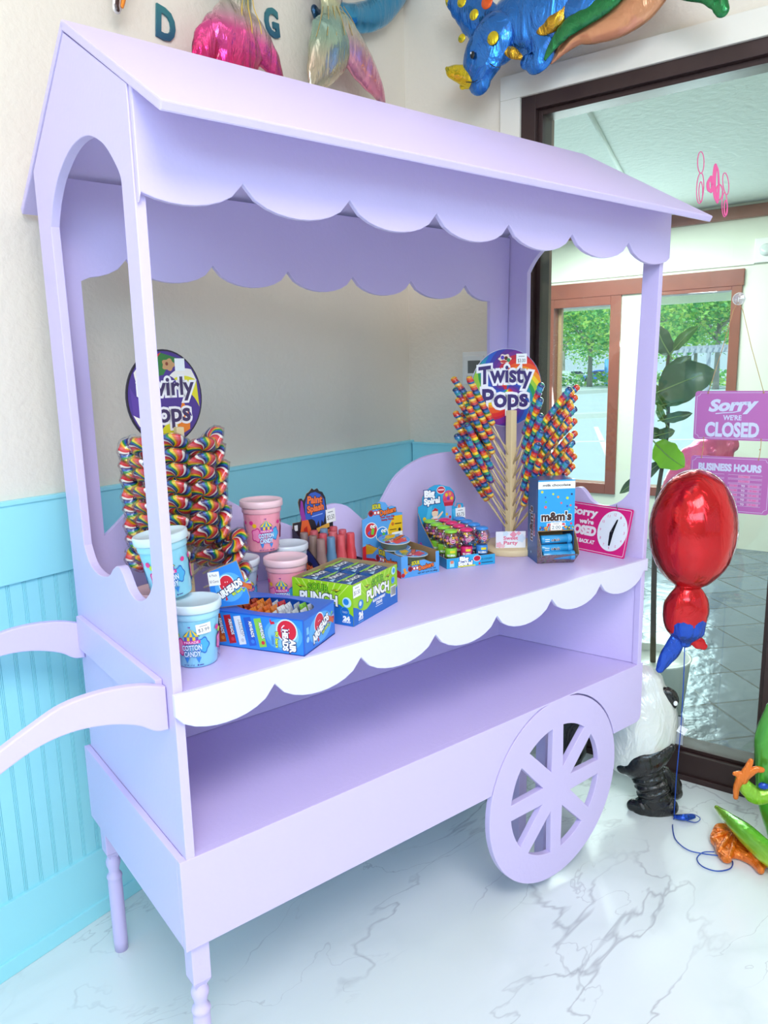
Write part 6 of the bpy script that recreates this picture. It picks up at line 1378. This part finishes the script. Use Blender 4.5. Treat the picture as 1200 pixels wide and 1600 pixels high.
# green and tan long-tailed balloon
S = wN(0.15)
t = thing('lizard_balloon', 'green and tan long tailed foil balloon curling above the window', 'balloon', S.p(950, 40), 0); off0 = V(t.location)
TN_ = foil('foil_tan', 'cf8f68', 0.2, 0.55, 0.2, 8); GR = foil('foil_green', '1c7a40', 0.18, 0.7, 0.35, 14)
mb = MB(); S.tube(mb, [(862, 96, 4), (880, 74, 11), (905, 52, 18), (935, 42, 24), (970, 26, 30), (1000, 0, 36), (1025, -40, 40)], TN_, warp=0.04); tb_(mb, 'belly', 'tan underside of the tail')
mb = MB(); S.tube(mb, [(858, 96, 3), (870, 76, 8), (894, 48, 14), (926, 28, 15), (956, 6, 17), (980, -25, 22)], GR, out=0.03, warp=0.06); tb_(mb, 'back', 'green back of the tail')
mb = MB(); S.tube(mb, [(1040, -24, 18), (1078, -16, 20), (1108, -4, 15), (1126, 10, 13), (1132, 22, 11)], GR, out=0.03, warp=0.1); tb_(mb, 'leg')
mb = MB(); S.ball(mb, 1124, 4, 4, 5, ink('e4ece8'), out=0.06, flat=0.4); tb_(mb, 'white_patch')

# red foil balloon floating beside the cart (plain)
S = Px(V((-0.80, -0.60, 0)), V((-0.80, -0.60, 0)).dot(V((1.66, -0.055, 0))), 0.62)
t = thing('red_foil_balloon', 'big plain red oval foil balloon floating on a blue ribbon in front of the glass', 'balloon', S.p(1083, 828), 0); off0 = V(t.location)
FR = foil('foil_red', 'd0121c', 0.17, 0.75, 0.25, 9); FBL = foil('foil_royal_blue', '1f52c4', 0.2, 0.8, 0.4, 16)
mb = MB(); S.ball(mb, 1083, 828, 64, 94, FR, bumpy=0.035); tb_(mb, 'balloon_body')
ring = []
for i in range(49):
    a = 2 * PI * i / 48; c = S.p(1083, 828); ring.append(c + V((-S.n.y, S.n.x, 0)) * (S.r(c, 64.8) * math.cos(a)) + UZ * (S.r(c, 95) * math.sin(a)))
mb = MB(); mb.sweep(ring, 0.0022, foil('foil_seam_silver', 'd8d4d8', 0.2, 0.8, 0.3, 20), 5, k=1); tb_(mb, 'seam')
mb = MB(); S.tube(mb, [(1074, 915, 16), (1074, 935, 30), (1070, 962, 33), (1072, 988, 26), (1072, 1002, 10)], FR, warp=0.08); tb_(mb, 'lower_lobe')
mb = MB(); S.tube(mb, [(1072, 972, 29.5), (1072, 990, 25), (1071, 1003, 9)], FBL, out=0.002, flat=0.66, warp=0.06); tb_(mb, 'blue_panel', 'blue lower half of the small lobe')
mb = MB(); S.tube(mb, [(1062, 992, 11), (1052, 1012, 13), (1040, 1030, 11), (1031, 1046, 6)], FBL, warp=0.1, flat=0.35); tb_(mb, 'tail_fin')
mb = MB(); S.tube(mb, [(1082, 998, 7), (1092, 1005, 10), (1099, 1010, 6)], FR, warp=0.1, flat=0.35); tb_(mb, 'tail_fin')
RIB = mat('blue_curling_ribbon', '1f4fb0', 0.3, metal=0.2)
b_ = S.p(1070, 1004); fl_ = lambda x, y, z=0.004: on_z(x, y, z)
mb = MB(); f0 = fl_(1053, 1277, 0.006); mid = b_ * 0.5 + f0 * 0.5
mb.sweep([b_, b_ * 0.75 + f0 * 0.25 + h_r * 0.004, mid + h_r * 0.004, b_ * 0.25 + f0 * 0.75, f0, fl_(1051, 1292), fl_(1056, 1312), fl_(1075, 1328), fl_(1100, 1334), fl_(1128, 1338, 0.008), fl_(1144, 1345), fl_(1141, 1357), fl_(1120, 1361), fl_(1098, 1354), fl_(1089, 1342, 0.006), fl_(1098, 1332, 0.010), fl_(1116, 1331, 0.012)], 0.0018, RIB, 6, k=8)
mb.build('ribbon').parent = None
rib = SC.collection.objects['ribbon']; tag(rib, 'blue balloon ribbon running down from the red balloon and looping on the floor', 'ribbon')
t = thing('ribbon_weight', 'small blue foil weight lying on the floor by the black boot', 'balloon weight', fl_(1072, 1278, 0.0)); off0 = V(t.location)
mb = MB(); mb.sweep([fl_(1056, 1276, 0.012), fl_(1068, 1277, 0.014), fl_(1084, 1276, 0.012)], [0.008, 0.013, 0.007], FBL, 10, ((0, 0, 1), 0.8), 4, caps='round', warp=0.3); tb_(mb, 'foil_bundle')
mb = MB(); mb.sweep([fl_(1062, 1274, 0.02), fl_(1082, 1272, 0.02), fl_(1094, 1279, 0.006), fl_(1086, 1285, 0.004), fl_(1066, 1280, 0.01)], 0.0014, RIB, 5); tb_(mb, 'ribbon_loop')
q = b_ * 0.5 + f0 * 0.5; t = thing('ribbon_tag', 'little white tag clipped to the blue ribbon', 'tag', S.p(1066, 1141)); t.matrix_world = M_from(S.p(1066, 1141) , (h_r * 0.85 - UZ * 0.5).normalized(), (h_r * 0.5 + UZ * 0.85).normalized(), h_f)
MB().box((-0.015, -0.012, -0.0006), (0.015, 0.012, 0.0006), ink('f2f2f4')).build('tag_card', t); ar = Art(((-0.010, -0.008, 0.0007), (1, 0, 0), (0, 1, 0))); ar.rect(0.002, 0.001, 0.014, 0.003, '9aa0a8'); ar.build('tag_print', t)

# panda balloon, only body, legs and boots show
S = Px(V((-0.78, -0.62, 0)), V((-0.78, -0.62, 0)).dot(V((1.66, 0.045, 0))), 0.75)
t = thing('panda_balloon', 'standing panda foil balloon with white body and crinkled black legs behind the cart', 'balloon', V((1.66, 0.045, 0))); off0 = V(t.location)
PW = foil('foil_panda_white', 'e9ebe6', 0.25, 0.25, 0.35, 11); PB = foil('foil_panda_black', '0d090a', 0.12, 0.1, 0.45, 18)
mb = MB(); S.tube(mb, [(1004, 1070, 34), (1005, 1100, 48), (1000, 1135, 56), (990, 1165, 50)], PW, warp=0.05, flat=0.7); tb_(mb, 'body')
mb = MB(); S.tube(mb, [(1046, 1158, 7), (1030, 1166, 18), (1008, 1176, 26), (988, 1186, 22), (974, 1188, 12)], PB, out=0.045, warp=0.05); S.tube(mb, [(1006, 1186, 26)] + [(1007 + q * 1.6, 1190 + q * 5.2, 25.5 if q % 2 else 22.5) for q in range(10)], PB, out=0.035, warp=0.10, seg=28, k=4); tb_(mb, 'leg')
mb = MB(); S.tube(mb, [(988, 1248, 10), (1000, 1250, 18), (1020, 1251, 19), (1042, 1250, 15)], PB, out=0.04, warp=0.12); tb_(mb, 'boot')
mb = MB(); S.tube(mb, [(990, 1264, 5), (1008, 1268, 6), (1028, 1268, 6), (1042, 1264, 4)], PW, out=0.035, flat=0.9, warp=0.03); tb_(mb, 'sole', 'white sole edge')
mb = MB(); S.tube(mb, [(1040, 1212, 10), (1050, 1228, 14), (1056, 1243, 12)], PB, out=-0.02, warp=0.2); tb_(mb, 'boot')
mb = MB(); S.tube(mb, [(1030, 1076, 6), (1042, 1080, 11), (1049, 1090, 10), (1048, 1101, 6)], PB, out=0.02, warp=0.12); tb_(mb, 'paw')
mb = MB(); S.ball(mb, 1052, 1088, 3.2, 4, ink('f4f4f2'), out=0.055, flat=0.5); tb_(mb, 'paw_spot')
mb = MB(); S.tube(mb, [(935, 1110, 26), (905, 1130, 30), (888, 1165, 28), (884, 1195, 24)], PB, out=-0.03, warp=0.25); tb_(mb, 'leg')
# frog balloon entering from the right
S = Px(V((-0.80, -0.60, 0)), V((-0.80, -0.60, 0)).dot(V((1.74, -0.28, 0))), 0.6)
t = thing('frog_balloon', 'green frog foil balloon with orange webbed hand and foot at the right edge', 'balloon', V((1.74, -0.30, 0))); off0 = V(t.location)
FG = foil('foil_frog_green', '5fb43a', 0.22, 0.4, 0.3, 9, grad=[(0.0, 'd2dc2a'), (0.09, '74c83a'), (0.2, '3f9c3a'), (0.5, '3f9c3a')]); FO_ = foil('foil_frog_orange', 'ee7a1c', 0.22, 0.4, 0.5, 16)
mb = MB(); S.tube(mb, [(1215, 1110, 18), (1212, 1150, 30), (1214, 1195, 32), (1216, 1250, 30), (1228, 1300, 28), (1236, 1340, 24)], foil('foil_frog_body', '57ae3c', 0.22, 0.4, 0.25, 9), warp=0.04); tb_(mb, 'body')
mb = MB(); S.ball(mb, 1203, 1150, 4, 6, ink('f2f6f2'), out=0.05, flat=0.4); tb_(mb, 'eye_glint')
mb = MB(); S.tube(mb, [(1196, 1232, 12), (1178, 1234, 13), (1164, 1222, 12), (1154, 1208, 9)], foil('foil_frog_arm', '8fc832', 0.22, 0.4, 0.4, 14), out=0.04, warp=0.1); S.ball(mb, 1188, 1216, 8, 6, FBL, out=0.045); tb_(mb, 'arm')
mb = MB()
for L in ([(1156, 1205, 8), (1152, 1198, 7), (1144, 1196, 4)], [(1156, 1202, 8), (1163, 1188, 6), (1168, 1176, 4)], [(1160, 1200, 7), (1174, 1190, 6), (1184, 1190, 5)], [(1152, 1204, 7), (1146, 1218, 5), (1145, 1232, 4)]): S.tube(mb, L, FO_, out=0.05, warp=0.1, seg=12)
tb_(mb, 'webbed_hand')
g3 = lambda x, y, z: on_z(x, y, z)
mb = MB(); P_ = [g3(1120, 1262, 0.045), g3(1140, 1280, 0.06), g3(1165, 1302, 0.065), g3(1195, 1330, 0.055), g3(1225, 1352, 0.05)]
mb.sweep(P_, [0.008, 0.020, 0.031, 0.034, 0.034], FG, 20, (UZ, 0.95), 6, None, True, 'round', 0.06); tb_(mb, 'leg')
foot = [(1118, 1291), (1112, 1300), (1109, 1311), (1116, 1320), (1120, 1332), (1130, 1343), (1142, 1345), (1148, 1338), (1160, 1341), (1174, 1349), (1184, 1360), (1194, 1362), (1200, 1352), (1222, 1356), (1205, 1335), (1170, 1312), (1148, 1298), (1132, 1290)]
fp_ = [g3(x, y, 0.016) for x, y in foot]; out_ = smooth_pts([(q.x, q.y) for q in fp_], 3, closed=True)
mb = MB(); board(mb, [out_], 0.026, FO_, Matrix.Translation((0, 0, 0.016)), 0.009)
for (x0, y0), (x1, y1) in (((1138, 1300), (1114, 1308)), ((1140, 1304), (1124, 1330)), ((1150, 1308), (1140, 1340)), ((1165, 1318), (1188, 1354)), ((1150, 1306), (1196, 1345)), ((1130, 1298), (1118, 1296))): mb.sweep([g3(x0, y0, 0.028), g3((x0 + x1) / 2, (y0 + y1) / 2, 0.03), g3(x1, y1, 0.024)], [0.007, 0.0085, 0.006], FO_, 10, k=4, caps='round')
tb_(mb, 'webbed_foot')

# ================================================================== PLANT AND PINK BALLOON IN THE FOYER
S = Px(-A, (-A).dot(WC + A * 0.5), 1.0)
t = thing('fiddle_leaf_fig', 'tall fiddle leaf fig with big dark leaves in the foyer behind the glass', 'plant', V((*S.p(1022, 1000).xy, 0))); off0 = V(t.location)
ST = mat('fig_stem', '5a5040', 0.8, bump=0.3, bscale=40)
mb = MB(); b0 = V(t.location) + UZ * 0.2
mb.sweep([b0, S.p(1022, 900), S.p(1026, 790), S.p(1036, 720), S.p(1042, 680), S.p(1044, 640), S.p(1042, 600), S.p(1044, 560), S.p(1052, 535)], [0.012, 0.011, 0.009, 0.008, 0.008, 0.007, 0.007, 0.006, 0.004], ST, 10); tb_(mb, 'stem')
mb = MB(); mb.lathe([(0.11, 0.0), (0.13, 0.02), (0.15, 0.24), (0.155, 0.25), (0.145, 0.25), (0.14, 0.22), (0.001, 0.22)], mat('white_ceramic', 'e6e6e2', 0.3), 32); mb.build('pot', t)
def leaf(x0, y0, x1, y1, w_, m_, out=0.0, bend=0.02, curl=0.25, seed=0):
    p0, p1 = S.p(x0, y0, out), S.p(x1, y1, out); L_ = (p1 - p0).length; d = (p1 - p0).normalized(); sd = d.cross(S.n).normalized(); wd_ = S.r(p0, w_) / 2; rr = random.Random(seed)
    nu, nv = 12, 8; vs = []; fs = []
    for i in range(nu + 1):
        u = i / nu; ww = wd_ * (math.sin(PI * min(1, u ** 0.75)) ** 0.6) * (0.75 + 0.35 * u) if 0 < u < 1 else 0.001; c = p0 + d * (L_ * u) + S.n * (bend * math.sin(PI * u))
        for j in range(nv + 1):
            v = j / nv * 2 - 1; k_ = 1 + 0.06 * math.sin(u * 18 + v * 2 + seed); vs.append(c + sd * (ww * v * k_) + S.n * (curl * ww * v * v + 0.004 * math.sin(u * 22 + seed) * abs(v)))
    for i in range(nu):
        for j in range(nv): a_ = i * (nv + 1) + j; fs.append((a_, a_ + 1, a_ + nv + 2, a_ + nv + 1))
    mb = MB().add(vs, fs, m_, True); mb.sweep([p0 - d * 0.02, p0 + d * L_ * 0.5 + S.n * (bend + 0.002), p1], [0.003, 0.002, 0.001], mat('leaf_rib', '8fae6a', 0.5), 6)
    return tb_(mb, 'leaf')
DKL = mat('fig_leaf_dark', '4a6e4a', 0.35, bump=0.2, bscale=18, var=0.15, vscale=8, coat=0.3); MDL = mat('fig_leaf_green', '66924e', 0.35, bump=0.2, bscale=18, var=0.15, vscale=8, coat=0.3); BRL = leafmat('fig_leaf_bright', '8cc83a')
leaf(1050, 555, 1028, 510, 34, DKL, 0.02, seed=1); leaf(1056, 548, 1094, 510, 18, MDL, 0.03, 0.03, 0.6, seed=2); leaf(1036, 612, 1122, 578, 64, DKL, 0.06, 0.04, 0.2, seed=3)
leaf(1034, 600, 1080, 556, 30, DKL, 0.0, seed=9); leaf(1042, 632, 1086, 620, 14, MDL, 0.02, 0.02, 0.5, seed=4); leaf(1040, 655, 1086, 645, 18, DKL, 0.04, 0.02, 0.4, seed=5)
leaf(1042, 640, 1022, 600, 22, MDL, 0.0, seed=6); leaf(1038, 678, 1008, 672, 22, DKL, 0.02, seed=7); leaf(1030, 680, 1058, 672, 20, DKL, 0.03, seed=11); leaf(1030, 690, 1074, 728, 46, BRL, 0.05, 0.03, 0.1, seed=8); leaf(1036, 720, 966, 772, 22, DKL, -0.02, seed=10); leaf(1044, 660, 1032, 630, 14, MDL, 0.03, seed=12)
S = Px(-A, (-A).dot(WC + A * 1.6), 0.6)
t = thing('pink_foil_balloon', 'glossy pink foil balloon in the foyer below the right window', 'balloon', V((*S.p(1090, 730).xy, 0))); off0 = V(t.location)
PKF = foil('foil_hot_pink', 'f4689a', 0.2, 0.4, 0.35, 7)
mb = MB(); S.tube(mb, [(1038, 775, 8), (1058, 756, 22), (1090, 728, 34), (1122, 706, 30), (1140, 695, 14)], PKF, warp=0.12); tb_(mb, 'balloon_body')
mb = MB(); q = S.p(1058, 770); mb.sweep([q, V((q.x, q.y, q.z * 0.5)) + B * 0.02, V((q.x, q.y, 0.003))], 0.002, PKF, 5); tb_(mb, 'ribbon')
